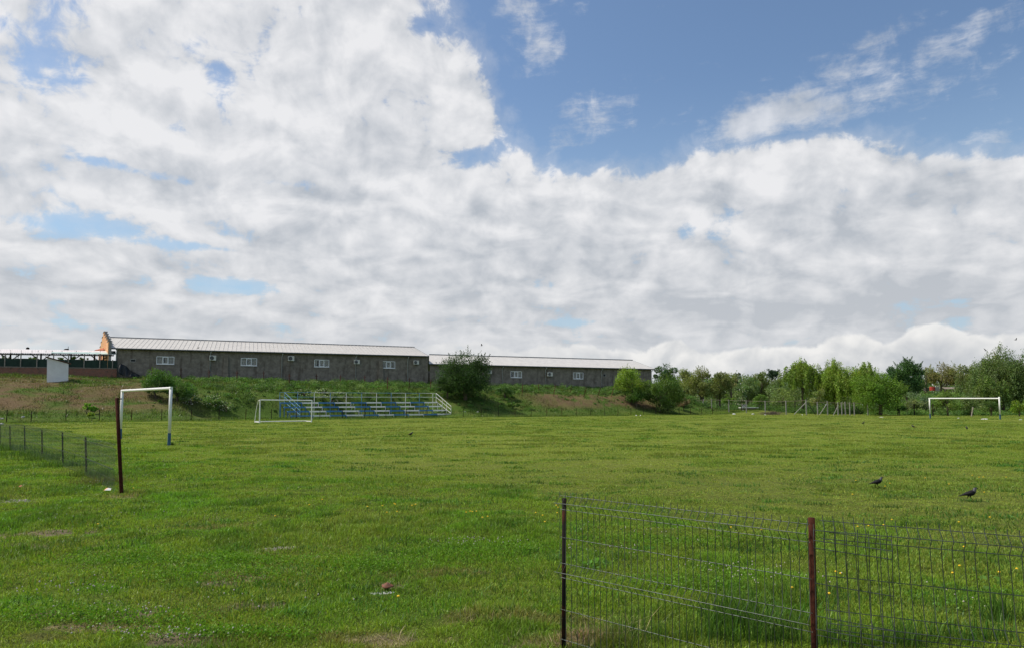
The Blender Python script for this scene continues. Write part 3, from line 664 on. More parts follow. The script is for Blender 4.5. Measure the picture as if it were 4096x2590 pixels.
for x0, x1, y0, y1 in ((893, 913, 1418, 1519), (1512, 1531, 1441, 1531)):
    a, zt = wpt(x0, y0); b_, _ = wpt(x1, y0); _, zb_ = wpt(x1, y1)
    m = MB(); m.hexa([wp3(a, zb_-1, .55), wp3(b_+.15, zb_-1, .55), wp3(b_+.15, zb_-1, .003), wp3(a-.0, zb_-1, .003), wp3(a+.1, zt, .16), wp3(b_, zt, .16), wp3(b_, zt, .003), wp3(a+.1, zt, .003)]); m.build('buttress', M_stain, H1)
r2 = (P3(1716, 1454.5, ov), P3(2619, 1475.3, ov), P3(2530, 1441.5, -6.8), P3(1717, 1419.5, -6.8))
H2 = hall('low_hall', 'lower rendered hall with a bright metal roof continuing to the right behind the trees', wpt(1712.5, 1430)[0]+.35, wpt(2606, 1480)[0], z2a-.06, z2b-.06,
    [(2042.7, 2086.7, 1483, 1508.6), (2292.7, 2332.5, 1488, 1513.6), (2479, 2515, 1492, 1514)], [(2408.6+3, 2423, 1493, 1505)], r2, .55, M_roofb, '', [(2008, 1462, 1551, 0), (2181, 1467, 1551, 0), (2405, 1472, 1557, 0), (2604, 1476, 1530, 0)])
for L_, H_ in ((H1, 1), (H2, 2)): pass
# stepped orange gable wall that closes the left end of the hall
GA = np.array(P3(446, 1400, .2)[:2]); GB = at(403, 1500, 119.5)[:2]; ge = (GB-GA); glen = np.linalg.norm(ge); ge /= glen; gn = np.array((-ge[1], ge[0]))
G = thing('stepped_gable', 'orange stepped gable wall at the left end of the long hall', 'gable', (*(GA+GB)/2, 5.2))
zr = [at(439, 1377, 102)[2]-.1, at(434, 1367, 104)[2]]
nst = 4; topz = at(422, 1329, 109.5)[2]; lowz = at(444, 1368, 101)[2]
front, back, caps = MB(), MB(), MB()
def gpt(s, o, z): p = GA+ge*s+gn*o; return np.array((p[0], p[1], z))
def gbox(mb, s0, s1, z0_, z1_, o0, o1): mb.hexa([gpt(s0, o0, z0_), gpt(s1, o0, z0_), gpt(s1, o1, z0_), gpt(s0, o1, z0_), gpt(s0, o0, z1_), gpt(s1, o0, z1_), gpt(s1, o1, z1_), gpt(s0, o1, z1_)])
nseg = 9; sw = glen/nseg
for i in range(nseg):
    lev = min(i, nseg-1-i); z1_ = lowz+(topz-lowz)*min(lev, 4)/4
    gbox(front, i*sw, (i+1)*sw, 3.5, z1_, .33, .45); gbox(back, i*sw, (i+1)*sw, 3.5, z1_, 0, .328)
    gbox(caps, i*sw-.04, (i+1)*sw+.04, z1_+.003, z1_+.08, -.05, .50)
front.build('facade', M_orange, G); back.build('rear_wall', M_greycap, G); caps.build('coping', M_ridge, G)
wd = MB(); gbox(wd, glen*.60, glen*.68, 8.6, 10.6, .455, .50); wd.build('shutter', M_orangeroof, G)
# small orange tiled porch roof in front of the gable
pr = thing('porch_roof', 'small orange tiled lean-to roof beside the stepped gable', 'roof', at(398, 1400, 104))
m = MB(); pA, pB, pC, pD = at(378, 1402, 103), at(415, 1402, 103), at(415, 1393, 108), at(380, 1400.5, 108); u3 = np.array((0, 0, .12)); m.hexa([pA, pB, pC, pD, pA+u3, pB+u3, pC+u3, pD+u3]); m.build('tiles', M_orangeroof, pr)
m = MB(); 
for c in (pA, pB, pC, pD): m.tube([c, np.array((c[0], c[1], 5.4))], .09, 6)
m.build('post', M_timber, pr)
# air conditioner units
AC = [(838, 864.6, 1420, 1440, 'leftmost air conditioner, hung across the second downpipe of the long hall'), (1151.8, 1176.7, 1422, 1442, 'air conditioner right of the third downpipe, between the second and third windows'), (1415, 1438.4, 1437, 1454.5, 'air conditioner over the downpipe right of the third long hall window'), (1653, 1674.7, 1439.6, 1456, 'air conditioner near the right end of the long hall'), (1949.7, 1965, 1479, 1493, 'air conditioner on the low hall half hidden by the dark bush'), (2187.6, 2209, 1487, 1503, 'boxy air conditioner with a hose in the middle of the low hall')]
for x0, x1, y0, y1, lb in AC:
    a, zt = wpt(x0, y0, .2); b_, zb_ = wpt(x1, y1, .2)
    R = thing('air_conditioner', lb, 'air conditioner', wp3((a+b_)/2, zb_, .2), 'air conditioner units on the hall walls')
    m = MB(); wbox(m, a, b_, zb_, zt, .20, .48); m.build('casing', M_ac, R, bevel=.02)
    cx = a+(b_-a)*.38; rr = (zt-zb_)*.38; cz = (zb_+zt)/2; g = MB()
    for rad in (rr, rr*.72, rr*.42):
        g.tube([wp3(cx+cos(q*pi/8)*rad, cz+sin(q*pi/8)*rad, .50) for q in range(17)], .018, 4, False)
    for q in range(4): g.tube([wp3(cx-cos(q*pi/4)*rr, cz-sin(q*pi/4)*rr, .50), wp3(cx+cos(q*pi/4)*rr, cz+sin(q*pi/4)*rr, .50)], .012, 4)
    go_ = g.build('fan_grille', M_ridge, R)
    d = MB(); d.tube([wp3(cx, cz, .482), wp3(cx, cz, .487)], rr*.95, 16); d.build('fan_shade_disc', M_dark, R)  # dark disc on the closed casing, painted shade of the fan hole
    for q in (a+.12, b_-.16): br = MB(); wbox(br, q, q+.04, zb_-.05, zb_-.003, .003, .45); br.build('bracket', M_pipe, R)
# ------------------------------------------------------------------ brick wall, netting and canopy on the left
sL = -34.; s0w, z0w = wpt(0, 1467, .3); s1w, z1w = wpt(468, 1474, .3)
R = thing('brick_wall', 'old red brick wall with a pale capping along the top of the bank', 'wall', wp3(-8, 5, .3))
zf = lambda s: z1w+(z0w-z1w)*(s-s1w)/(s0w-s1w)
m = MB(); m.hexa([wp3(sL, 3.6, .5), wp3(s1w, 3.6, .5), wp3(s1w, 3.6, .15), wp3(sL, 3.6, .15), wp3(sL, zf(sL), .5), wp3(s1w, z1w, .5), wp3(s1w, z1w, .15), wp3(sL, zf(sL), .15)]); m.build('wall', M_brick, R)
m = MB(); N_ = 40
for i in range(N_):
    a = sL+(s1w-sL)*i/N_; b_ = sL+(s1w-sL)*(i+1)/N_; j = RNG.uniform(-.02, .03); m.hexa([wp3(a, zf(a)+.003, .56), wp3(b_-.02, zf(b_)+.003, .56), wp3(b_-.02, zf(b_)+.003, .1), wp3(a, zf(a)+.003, .1), wp3(a, zf(a)+.12+j, .54), wp3(b_-.02, zf(b_)+.12+j, .54), wp3(b_-.02, zf(b_)+.12+j, .12), wp3(a, zf(a)+.12+j, .12)])
m.build('capping', M_stain, R)
R = thing('net_fence', 'green shade net fence on pale posts standing on the brick wall', 'fence', wp3(-8, zf(-8)+.1, .3))
m = MB(); N_ = 60
for i in range(N_):
    a = sL+(s1w-sL)*i/N_; b_ = sL+(s1w-sL)*(i+1)/N_; hA = 1.16+.04*sin(a*2.1); hB = 1.16+.04*sin(b_*2.1); oA = .34+.05*sin(a*1.3); oB = .34+.05*sin(b_*1.3)
    m.hexa([wp3(a, zf(a)+.10, oA), wp3(b_, zf(b_)+.10, oB), wp3(b_, zf(b_)+.10, oB-.02), wp3(a, zf(a)+.10, oA-.02), wp3(a, zf(a)+.1+hA, oA), wp3(b_, zf(b_)+.1+hB, oB), wp3(b_, zf(b_)+.1+hB, oB-.02), wp3(a, zf(a)+.1+hA, oA-.02)])
m.build('shade_net', M_net, R)
for px in (-150, -80, -45, 18.5, 82, 147, 213, 273, 336, 399, 450):
    s, _ = wpt(px, 1460, .42); top = {450: .3}.get(px, 2.9)
    _, zt = wpt(px, 1412 if px < 440 else 1437, .42); m = MB(); m.tube([wp3(s, zf(s)+.1, .42), wp3(s, zt, .42)], .075, 7); m.build('post', M_palewood, R)
# canopy
R = thing('canopy', 'long low canopy of pale translucent sheets on dark timber frames left of the hall', 'canopy', wp3(-10, 5.4, -2))
cf = lambda px: wpt(px, 1410+(px/460.)*6.5, .3); cb = lambda px: wpt(px, 1395+px*.018, -4.)
def cpt(px, f, dz_=0):
    s, z = cf(px); s2, z2 = cb(px); a = wp3(s, z, .3); b_ = wp3(s2, z2, -4.); p = a+(b_-a)*f; p[2] += dz_; return p
edges = [-330, -270, -210, -150, -60, 0, 43, 85, 128, 153, 184, 209, 248, 305, 360, 402, 463]
for i, (a, b_) in enumerate(zip(edges[:-1], edges[1:])):
    jz = RNG.uniform(-.02, .03); m = MB(); q = [cpt(a+1, 0, jz), cpt(b_-1, 0, jz), cpt(b_-1, 1, jz), cpt(a+1, 1, jz)]; u3 = np.array((0, 0, .05))
    m.hexa([*q, *[p+u3 for p in q]]); 
    for kx in range(4):
        f0 = a+1+(b_-a-2)*(kx+.5)/4; m.tube([cpt(f0, .01, jz+.055), cpt(f0, .99, jz+.055)], .014, 4)
    m.build('roof_sheet', M_poly, R)
m = MB(); q = [cpt(205, 0, .09), cpt(463, 0, .02), cpt(463, .38, .12), cpt(205, .20, .12)]; m.hexa([p for p in q]+[p+np.array((0, 0, .04)) for p in q]); m.build('eave_flashing', M_polyg, R)
m = MB(); a, b_ = cpt(-330, .02, -.16), cpt(455, .02, -.16); m.tube([a, b_], .10, 5); a, b_ = cpt(-330, .96, -.16), cpt(455, .96, -.16); m.tube([a, b_], .09, 5)
for i in range(90):
    px = -330+785*i/89; m.tube([cpt(px, -.02, -.06), cpt(px, .98, -.06)], .04, 4)
m.build('rafters', M_timber, R)
for px in (-260, -100, 43, 165, 285, 400):
    t_ = cpt(px, .5, -.1); t0 = cpt(px, .02, -.2); bx_ = np.array((t_[0], t_[1], 5.2)); m = MB(); m.tube([bx_, t_], .11, 6)
    for sg in (-1, 1):
        e3 = np.array((*WE, 0))*sg*1.5; m.tube([t_-np.array((0, 0, 1.25)), t_+e3-np.array((0, 0, .05))], .07, 5)
    m.tube([t_-np.array((0, 0, .02)), t0], .07, 5); m.build('post', M_timber, R)
# ladder, bent pole and lamp seen under and over the canopy
R = thing('ladder', 'thin timber ladder leaning under the canopy roof', 'ladder', at(62, 1440, 101)); m = MB()
a0, a1 = at(59, 1440, 101), at(66, 1413, 101.4); b0, b1 = at(71, 1440, 101), at(74, 1413, 101.4); m.tube([a0-(0, 0, 1.2), a1], .035, 5); m.tube([b0-(0, 0, 1.2), b1], .035, 5); m.build('rail', M_timber, R)
for f in (.05, .3, .55, .8): MB().tube([a0+(a1-a0)*f, b0+(b1-b0)*f], .025, 5).build('rung', M_timber, R)
for (x_, y_, lb) in ((111, 1392, 'small round lamp standing above the canopy roof, left one'), (266, 1397, 'low chimney cowl poking above the canopy roof')):
    p = at(x_, y_, 103); R = thing('roof_vent', lb, 'vent', p); m = MB(); m.tube([p-(0, 0, .6), p-(0, 0, .15)], .05, 6); m.build('stem', M_timber, R)
    m = MB(); 
    if x_ == 111: m.tube([p-(0, 0, .22), p-(0, 0, .05), p+(0, 0, .1), p+(0, 0, .2)], [.08, .24, .22, .06], 10)
    else: m.tube([p-(.5, 0, .15), p-(.2, 0, -.02), p+(.25, 0, .04), p+(.3, 0, -.15)], [.08, .13, .15, .08], 8); m.tube([p+(.25, 0, 0), p+(.25, 0, .5)], .03, 5)
    m.build('cowl', M_rustdark, R)
# black tarp hanging off the wall corner
tp = MB(); gridt = []
NU, NV = 22, 10
for j in range(NV+1):
    for i in range(NU+1):
        u_ = i/NU; v_ = j/NV; px = 476+u_*82; top = np.interp(u_, [0, .08, .35, .5, .7, 1], [1458, 1453, 1462, 1478, 1486, 1498]); bot = np.interp(u_, [0, .2, .5, .75, 1], [1490, 1502, 1506, 1504, 1506])
        py = top+(bot-top)*v_; s, z = wpt(px, py, 1.2); gridt.append(wp3(s, z, 1.1+.35*sin(u_*9+v_*3)*.6+.8*v_+.12*sin(u_*23)))
fs = [(j*(NU+1)+i, j*(NU+1)+i+1, (j+1)*(NU+1)+i+1, (j+1)*(NU+1)+i) for j in range(NV) for i in range(NU)]
tp.add(gridt, fs); to = tp.build('black_tarp', M_tarp, loc=wp3(3, 5.5, 1.2), smooth=True); tag(to, 'crumpled black tarp slumped at the corner of the brick wall and the hall', 'tarp')
sm = to.modifiers.new('thick', 'SOLIDIFY'); sm.thickness = .03
# whitewashed shed
sg0 = ground_at(231, 1528); Ysh = sg0[1]
R = thing('white_shed', 'small whitewashed shed with a sloping rusty roof on the bank', 'shed', sg0)
lb_, rb_ = at(188.5, 1527, Ysh), at(274, 1529, Ysh+1.25); tl_, tr_ = at(188.5, 1429, Ysh), at(274, 1453, Ysh+1.25)
ex = rb_[:2]-lb_[:2]; ex /= np.linalg.norm(ex); nb_ = np.array((-.545, .838))*1.7; n3 = np.array((*nb_, 0)); dn = np.array((0, 0, 1.5))
m = MB(); m.hexa([lb_-dn, rb_-dn, rb_+n3-dn, lb_+n3-dn, tl_, tr_, tr_+n3, tl_+n3]); m.build('wall', M_shed, R)
tl2, tr2 = at(181, 1424.5, Ysh-.35), at(285, 1453.5, Ysh+1.3); e3 = n3*1.12; u3 = np.array((0, 0, .07)); m = MB(); m.hexa([tl2, tr2, tr2+e3, tl2+e3, tl2+u3, tr2+u3, tr2+e3+u3, tl2+e3+u3]); m.build('roof', M_shedroof, R)

# ------------------------------------------------------------------ rusty posts along the top of the bank
postpx = [(608, 1467, 1500, 0), (723, 1471, 1515, 0), (836, 1479, 1523, 0), (947, 1483, 1527, 0), (1054, 1483, 1522, 0), (1156, 1495, 1541, 0), (1266, 1496, 1536, 0), (1361, 1499, 1535, 0), (1459, 1502, 1538, 0), (1550, 1507, 1556, 0), (1638, 1510, 1565, -3), (1724, 1516, 1563, -3), (2090, 1534, 1580, -2), (2155, 1533, 1569, 0), (2222, 1538, 1586, -9), (2286, 1541, 1570, -5), (2346, 1547, 1589, -14), (2403, 1549, 1591, -17), (2456, 1547, 1588, -14), (2503, 1549, 1594, -4)]
R = thing('bank_fence', 'row of rusty upright and leaning iron posts along the top of the bank', 'fence', (-15, 98, 4))
tops = []
for px, y0, y1, ln in postpx:
    p = ground_at(px, y1-1); q0, _ = wpt(px, y1, 1.5); pw = wp3(q0, 0, 1.5); p = pw if p[1] > pw[1] else p; g0 = gz(p[0], p[1])
    zt = at(px, y0, p[1])[2]; zb_ = g0-.3; lean_ = ln/FP*p[1]
    b3 = np.array((p[0]+lean_, p[1], zb_)); t3 = np.array((p[0]-lean_*0, p[1], zt)) ; m = MB(); m.tube([b3, t3], .055, 6)
    d3 = (t3-b3)/np.linalg.norm(t3-b3)
    if px < 1700:
        c = t3-d3*.25; m.tube([c-np.array((*WE, 0))*.22, c+np.array((*WE, 0))*.22], .03, 5); m.tube([t3, t3+d3*.12], .03, 5)
    m.build('post', M_rustred if px % 3 else M_rust, R); tops.append((b3, t3))
for (b0, t0), (b1, t1) in zip(tops[:-1], tops[1:]):
    for f in (.45, .8):
        p0, p1 = b0+(t0-b0)*f, b1+(t1-b1)*f; mid = (p0+p1)/2-np.array((0, 0, .08+RNG.random()*.2))
        if np.linalg.norm(p1-p0) < 9: MB().tube([p0, mid, p1], .008, 3, False).build('wire', M_netwire, R)

# ------------------------------------------------------------------ fence along the far touchline
def mesh_panel(mb, p0, p1, h0, h1, ztop0, ztop1, step, r, hz):
    L = np.linalg.norm(p1-p0); n = int(L/step)
    for i in range(n+1):
        f = i/n; b_ = p0+(p1-p0)*f; t0 = np.array((b_[0], b_[1], h0+(h1-h0)*f+.03)); t1 = np.array((b_[0], b_[1], ztop0+(ztop1-ztop0)*f)); mb.tube([t0, t1], r, 3, False)
    for f in hz:
        mb.tube([np.array((p0[0], p0[1], h0+(ztop0-h0)*f)), np.array((p1[0], p1[1], h1+(ztop1-h1)*f))], r*1.3, 3, False)
R = thing('touchline_fence', 'low fence of thin dark posts and wire mesh along the foot of the bank', 'fence', (*fpt(45, 0), 0))
lst = []
for i in range(-6, 36):
    p = fpt(i*FSTEP, 0); 
    if i == -1: p = fpt(i*FSTEP+.9, 0)
    g0 = gz(*p); dl = RNG.normal(0, .025, 2); dz_ = RNG.normal(0, .03)
    t3 = np.array((p[0]+dl[0], p[1]+dl[1], g0+1.18+dz_)); m = MB(); m.tube([(p[0], p[1], g0-.2), t3], .036, 6); m.build('post', M_rustdark if RNG.random() < .75 else M_rust, R); lst.append((p, g0))
for (p0, g0), (p1, g1) in zip(lst[:-1], lst[1:]):
    m = MB(); mesh_panel(m, p0, p1, g0, g1, g0+1.08, g1+1.08, .20, .0022, (.05, .5, .97)); m.build('wire_mesh', M_netwire, R)

# ------------------------------------------------------------------ bleachers
def perp_at(px, py, Yv): return at(px, py, Yv)
R = thing('bleacher', 'long open metal bleacher with alternating blue and white plank seats and a guard rail', 'bleacher', (-18, 90, 0))
bA = np.array((-.3229*84.2, 84.2)); 
# row ends: front row and top row, solved on lines parallel to the fence
def line_pt(px, base, e):   # intersection of the viewing column px with the line base + s*e
    u_ = ray(px, HORIZON); A_ = np.array(((u_[0], -e[0]), (u_[1], -e[1]))); t, s = np.linalg.solve(A_, base); return s
BE = FE
rows = []
for i in range(4):
    q_ = 3.6+i*.95; base = fpt(0, q_)
    lpx = 1166.4-i*(1166.4-1121.5)/3; rpx = 1802-i*(1802-1749)/3; ly = 1659-i*(1659-1607)/3; ry_ = 1652-i*(1652-1605)/3
    s0_ = line_pt(lpx, base, BE); s1_ = line_pt(rpx, base, BE); p0 = base+BE*s0_; p1 = base+BE*s1_
    z0_ = at(lpx, ly, p0[1])[2]; z1_ = at(rpx, ry_, p1[1])[2]; rows.append((base, s0_, s1_, z0_, z1_))
brk4 = [1121.5, 1206, 1272, 1337, 1402, 1463.5, 1523, 1582, 1640, 1695, 1749]
fr = [(line_pt(b_, rows[3][0], BE)-rows[3][1])/(rows[3][2]-rows[3][1]) for b_ in brk4]
def rp(i, f, dz_=0., dq=0.):
    base, s0_, s1_, z0_, z1_ = rows[i]; p = base+BE*(s0_+(s1_-s0_)*f)+FN*dq; return np.array((p[0], p[1], z0_+(z1_-z0_)*f+dz_))
for i in range(4):
    for j in range(10):
        a, b_ = fr[j]+.001, fr[j+1]-.001; mat = M_blue if j % 2 == 0 else M_white
        m = MB(); nb = 2
        for kx in range(nb):
            q0, q1 = -.16+kx*.17, -.005+kx*.17; jz = RNG.uniform(-.012, .012)
            m.hexa([rp(i, a, -.05+jz, q0), rp(i, b_, -.05, q0), rp(i, b_, -.05, q1), rp(i, a, -.05+jz, q1), rp(i, a, jz, q0), rp(i, b_, 0, q0), rp(i, b_, 0, q1), rp(i, a, jz, q1)])
        m.hexa([rp(i, a, -.17, -.185), rp(i, b_, -.17, -.185), rp(i, b_, -.17, -.163), rp(i, a, -.17, -.163), rp(i, a, -.0, -.185), rp(i, b_, -.0, -.185), rp(i, b_, -.0, -.163), rp(i, a, -.0, -.163)])
        m.build('seat_plank', mat, R)
def zg(p): return gz(p[0], p[1])
for j in range(11):
    f = fr[j] if j else .0; mat = M_blue if (j-1) % 2 == 0 or j == 0 else M_white
    m = MB()
    for i in range(4):
        a = rp(i, f, -.06, -.14); lowz_ = zg(a)-.1 if (i == 0 or j in (0, 10)) else rows[i-1][3]-.02
        m.tube([a, (a[0], a[1], lowz_)], .040, 6)
        b_ = rp(i, f, -.085, .30); m.tube([a-(0, 0, .03), b_], .032, 5)
    m.build('front_leg', mat, R)
    m = MB()
    for i in range(4):
        a = rp(i, min(f+.004, 1), -.1, .34); m.tube([a, (a[0], a[1], zg(a)-.1)], .034, 6)
    for i in range(3): m.tube([rp(i, f, -.10, .34), rp(i+1, f, -.10, .3)], .025, 5)
    m.build('support_frame', M_rustdark, R)
# guard rail above the top row
zt4 = at(1122, 1567, rp(3, 0)[1])[2]-rows[3][3]; zt4b = at(1749, 1570.5, rp(3, 1)[1])[2]-rows[3][4]
def gr_(f, k_): return rp(3, f, (zt4+(zt4b-zt4)*f)*k_, .36)
railpx = [1121.5, 1137, 1190, 1256.5, 1321, 1384.5, 1446, 1506, 1564.5, 1622, 1677, 1731, 1749]
rf_ = [(line_pt(b_, rows[3][0]+FN*.36, BE)-rows[3][1])/(rows[3][2]-rows[3][1]) for b_ in railpx]; rf_[0] = 0.; rf_[-1] = 1.
for i, f in enumerate(rf_):
    m = MB(); p = gr_(f, 1.); m.tube([p, (p[0], p[1], zg(p)-.1)], .032, 6); m.build('rail_post', M_bluetube if i in (0, 1, 2, 4, 6, 8, 10) else M_white, R)
for k_ in (1., .55):
    for j in range(len(rf_)-1):
        m = MB(); m.tube([gr_(rf_[j], k_), gr_(rf_[j+1], k_)], .026, 6); m.build('guard_rail', M_bluetube if j in (0, 1, 2, 5, 7, 9) and k_ == 1. else (M_white if j > 2 or k_ == 1 else M_bluetube), R)
# sloping side rails
for side, f, f2, mat in (('l', rf_[1], .045, M_bluetube), ('r', 1., 1., M_white)):
    for k_, dz0 in ((1., 0.), (.55, 0.), (0.05, 0.)):
        h = zt4 if side == 'l' else zt4b; a = gr_(f, k_); hb = h*(.82*k_+.0); b_ = rp(0, f2, hb, -.18); m = MB(); m.tube([a, b_], .030, 6); m.build('side_rail', mat, R)
    for i in range(0, 3):
        ff = f2+(f-f2)*i/3; p = rp(i, ff, zt4b*(.82+.06*i), -.16+.0*i); m = MB(); m.tube([p, (p[0], p[1], zg(p)-.1)], .030, 6); m.build('rail_post', mat, R)
for f_, g_ in ((.44, .37), (.945, .86)):
    m = MB(); a = rp(3, f_, -.15, .30); b_ = rp(1, g_, -.1, .35); m.tube([a, b_], .025, 5); m.build('brace', M_pipe, R)

# ------------------------------------------------------------------ goals
def goal(name, label, pA, pB, h, r, blueh, bmat=None, cross_drop=0.):
    ga, gb = gz(*pA), gz(*pB); R = thing(name, label, 'goal', (*((pA+pB)/2), min(ga, gb)))
    for p, g in ((pA, ga), (pB, gb)):
        m = MB(); m.tube([(p[0], p[1], g+blueh), (p[0], p[1], g+h[0])], r, 16); po = m.build('post', M_whitepole, R, smooth=False)
        for pl in po.data.polygons: pl.use_smooth = len(pl.vertices) == 4
        m = MB(); m.tube([(p[0], p[1], g-.1), (p[0], p[1], g+blueh)], r*1.03, 16); m.build('painted_foot', M_bluefoot, po)
    d = (pB-pA)/np.linalg.norm(pB-pA); d3 = np.array((*d, 0))*r
    m = MB(); m.tube([np.array((*pA, ga+h[0]-r))-d3, np.array((*pB, gb+h[1]-r))+d3], r, 16); m.build('crossbar', M_whitepole, R)
    return R
gp = lambda px, py: ground_at(px, py)[:2]
A_, B_ = gp(676, 1780), gp(481.5, 1755); goal('goal', 'near white goal frame with blue feet on the left beside the rusty pole', A_, B_, (at(676, 1545, A_[1])[2]-gz(*A_), at(477, 1556, B_[1])[2]-gz(*B_)), .062, .52)
A_, B_ = gp(3721, 1672), gp(4001, 1676); goal('goal', 'far white goal frame with blue feet in front of the willows at the right', A_, B_, (at(3719, 1589, A_[1])[2]-gz(*A_), at(4001, 1589, B_[1])[2]-gz(*B_)), .075, .58)
A_, B_ = gp(1038, 1690), gp(1246, 1686.5); R = thing('small_goal', 'small white training goal frame in front of the left end of the bleacher', 'goal', (*((A_+B_)/2), 0))
hA = at(1038, 1595.5, A_[1])[2]; hB = at(1249, 1597.5, B_[1])[2]; d = (B_-A_)/np.linalg.norm(B_-A_); nb = np.array((-d[1], d[0]))*1.35
for p, hh in ((A_, hA), (B_, hB)): MB().tube([(*p, -.05), (*p, hh)], .055, 10).build('post', M_white, R)
MB().tube([np.array((*A_, hA-.05))-np.array((*d, 0))*.05, np.array((*B_, hB-.05))+np.array((*d, 0))*.05], .055, 10).build('crossbar', M_white, R)
for p, hh in ((A_, hA), (B_, hB)):
    if p is B_: MB().tube([(*p, .08), (*(p+nb), .08)], .045, 8).build('base_bar', M_white, R); continue
    MB().tube([(*p, hh-.05), (*(p+nb*.35), hh-.12), (*(p+nb*.62), hh*.72), (*(p+nb*.85), hh*.4), (*(p+nb), .1)], .035, 8).build('back_stay', M_white, R); MB().tube([(*p, .08), (*(p+nb), .08)], .045, 8).build('base_bar', M_white, R)
MB().tube([(*(A_+nb), .10), (*(B_+nb), .10)], .05, 8).build('base_bar', M_white, R)

# ------------------------------------------------------------------ tall concrete post fence on the right
R = thing('concrete_post_fence', 'tall pale concrete post fence with a top cable at the far right corner', 'fence', (*gp(3062, 1655), 0))
cp = [(2768, 1596, 1650), (2847.5, 1594, 1650), (2916, 1596, 1651), (2986, 1598, 1655), (3062, 1600, 1657), (3145, 1600, 1659), (3226, 1595.5, 1659.5), (3271, 1605, 1658), (3311, 1602, 1659), (3353, 1607, 1660), (3368, 1607, 1658.5), (3382, 1605, 1659), (3400, 1607, 1659), (3418, 1607, 1659.5), (3472, 1607, 1660)]
CP = []
p0_ = np.array((2768, 138.)); 
for px, y0, y1 in cp:
    Yv = np.interp(px, [2768, 2916, 3062, 3226, 3472], [128, 122, 115, 110, 107]); p = at(px, y1, Yv); g0 = gz(p[0], p[1]); zt = at(px, y0, Yv)[2]
    m = MB(); m.box((p[0], p[1], (g0-.2+zt)/2), (.13, .13, zt-g0+.2)); m.build('post', M_concrete, R); CP.append((np.array((p[0], p[1])), g0, zt))
for (a, ga, za), (b_, gb, zb_) in zip(CP[:-1], CP[1:]):
    m = MB(); m.tube([(*a, za-.12), (*((a+b_)/2), (za+zb_)/2-.15), (*b_, zb_-.12)], .022, 5); m.build('top_cable', M_cable, R)
    m = MB(); mesh_panel(m, a, b_, ga, gb, za-.1, zb_-.1, .35, .004, (.03, .28, .52, .76)); m.build('wire_mesh', M_netwire, R)
for (x0, y0, x1, y1, Yv) in ((2814, 1601, 2794, 1635, 128), (3226, 1605, 3176, 1653, 109), (3311, 1608, 3278, 1654, 109), (3353, 1619, 3332, 1659, 108), (3232, 1610, 3262, 1655, 111), (3424, 1625, 3443, 1652, 108)):
    m = MB(); a, b_ = at(x0, y0, Yv), at(x1, y1, Yv); m.tube([a, (b_[0], b_[1], b_[2]-.1)], .055, 5); m.build('strut', M_concrete if x0 != 3232 and x0 != 3424 else M_timber, R)
m = MB(); a = at(2814, 1594, 131); m.box((a[0], a[1], (a[2]+gz(a[0], a[1]))/2), (.15, .15, a[2]-gz(a[0], a[1]))); m.build('post', M_concrete, R)
R = thing('rusty_post_line', 'scattered dark wooden and iron posts under the shrubs behind the far goal', 'fence', (*gp(3700, 1650), 0))
for px, y0, y1, ln, Yv in ((2748, 1573, 1626, 0, 132), (2801, 1580, 1627, 0, 130), (2868, 1578, 1627, 0, 128), (3076, 1578, 1606, 0, 126), (3591, 1612, 1649, 0, 106), (3656, 1614, 1648, -1, 106), (3731, 1613, 1648, 0, 100), (3892, 1626, 1659, 7, 96), (2649, 1608, 1640, 0, 120), (3180, 1600, 1640, 1, 122)):
    a = at(px, y0, Yv); b_ = at(px-ln, y1, Yv); m = MB(); m.tube([(b_[0], b_[1], gz(b_[0], b_[1])-.1), a], .075, 6); m.build('post', M_rustdark if px < 3800 else M_palewood, R)

# ------------------------------------------------------------------ wire panel fences near the camera
def vpanel(p0, p1, z0, z1, hgt, n, r, name='wire_panel', mat=None, parent=None, lean0=0., lean1=0., first=True, nn=None):
    """welded panel with two folded beads; z0/z1 = height of its foot at each end"""
    d = (p1-p0)/np.linalg.norm(p1-p0); nv = np.array((d[1], -d[0])) if nn is None else nn
    sc_ = hgt/1.03
    prof = [(0, 0), (.505*sc_-.045, 0), (.505*sc_, .042), (.505*sc_+.045, 0), (hgt-.095, 0), (hgt-.048, .042), (hgt-.004, 0), (hgt+.028, 0)]
    m = MB()
    def pt(f, zz_, o): 
        b_ = p0+(p1-p0)*f+nv*o+d*(lean0+(lean1-lean0)*f)*(zz_/hgt); return np.array((b_[0], b_[1], z0+(z1-z0)*f+zz_))
    for i in range(n+1):
        f = i/n; j = RNG.normal(0, .0012); m.tube([pt(f+j*.3, a, b_) for a, b_ in prof], r, 5, False)
    nvf = len(m.f)
    for zz_, o in ((.03, -.004), (.235*sc_, -.004), (.505*sc_-.05, -.004), (.505*sc_, .047), (.505*sc_+.05, -.004), (.735*sc_, -.004), (hgt-.10, -.004), (hgt-.048, .047), (hgt-.004, -.004)):
        m.tube([pt(-.006, zz_, o+.008*np.sign(o)), pt(.5, zz_, o), pt(1.006, zz_, o)], r*1.05, 5, False)
    ob = m.build(name, mat or [M_wirev, M_wire], parent, smooth=True)
    ob.data.polygons.foreach_set('material_index', [0 if i_ < nvf and (i_//5) % 7 not in (1, 2, 4, 5) else 1 for i_ in range(len(m.f))])  # folds and horizontals coloured as lit, straight verticals as shaded
    return ob
p1_ = at(2257, 2565, 4.94)[:2]; p2_ = at(3250, 2400, 3.79)[:2]
R = thing('wire_panel_fence', 'welded wire panel fence on two rusty pipe posts in the right foreground', 'fence', (*((p1_+p2_)/2), 0))
dirp = (p2_-p1_)/np.linalg.norm(p2_-p1_); npc = np.array((dirp[1], -dirp[0]))
vpanel(p1_+npc*.042, p2_+npc*.042, .045, .045, 1.03, 35, .0021, parent=R)
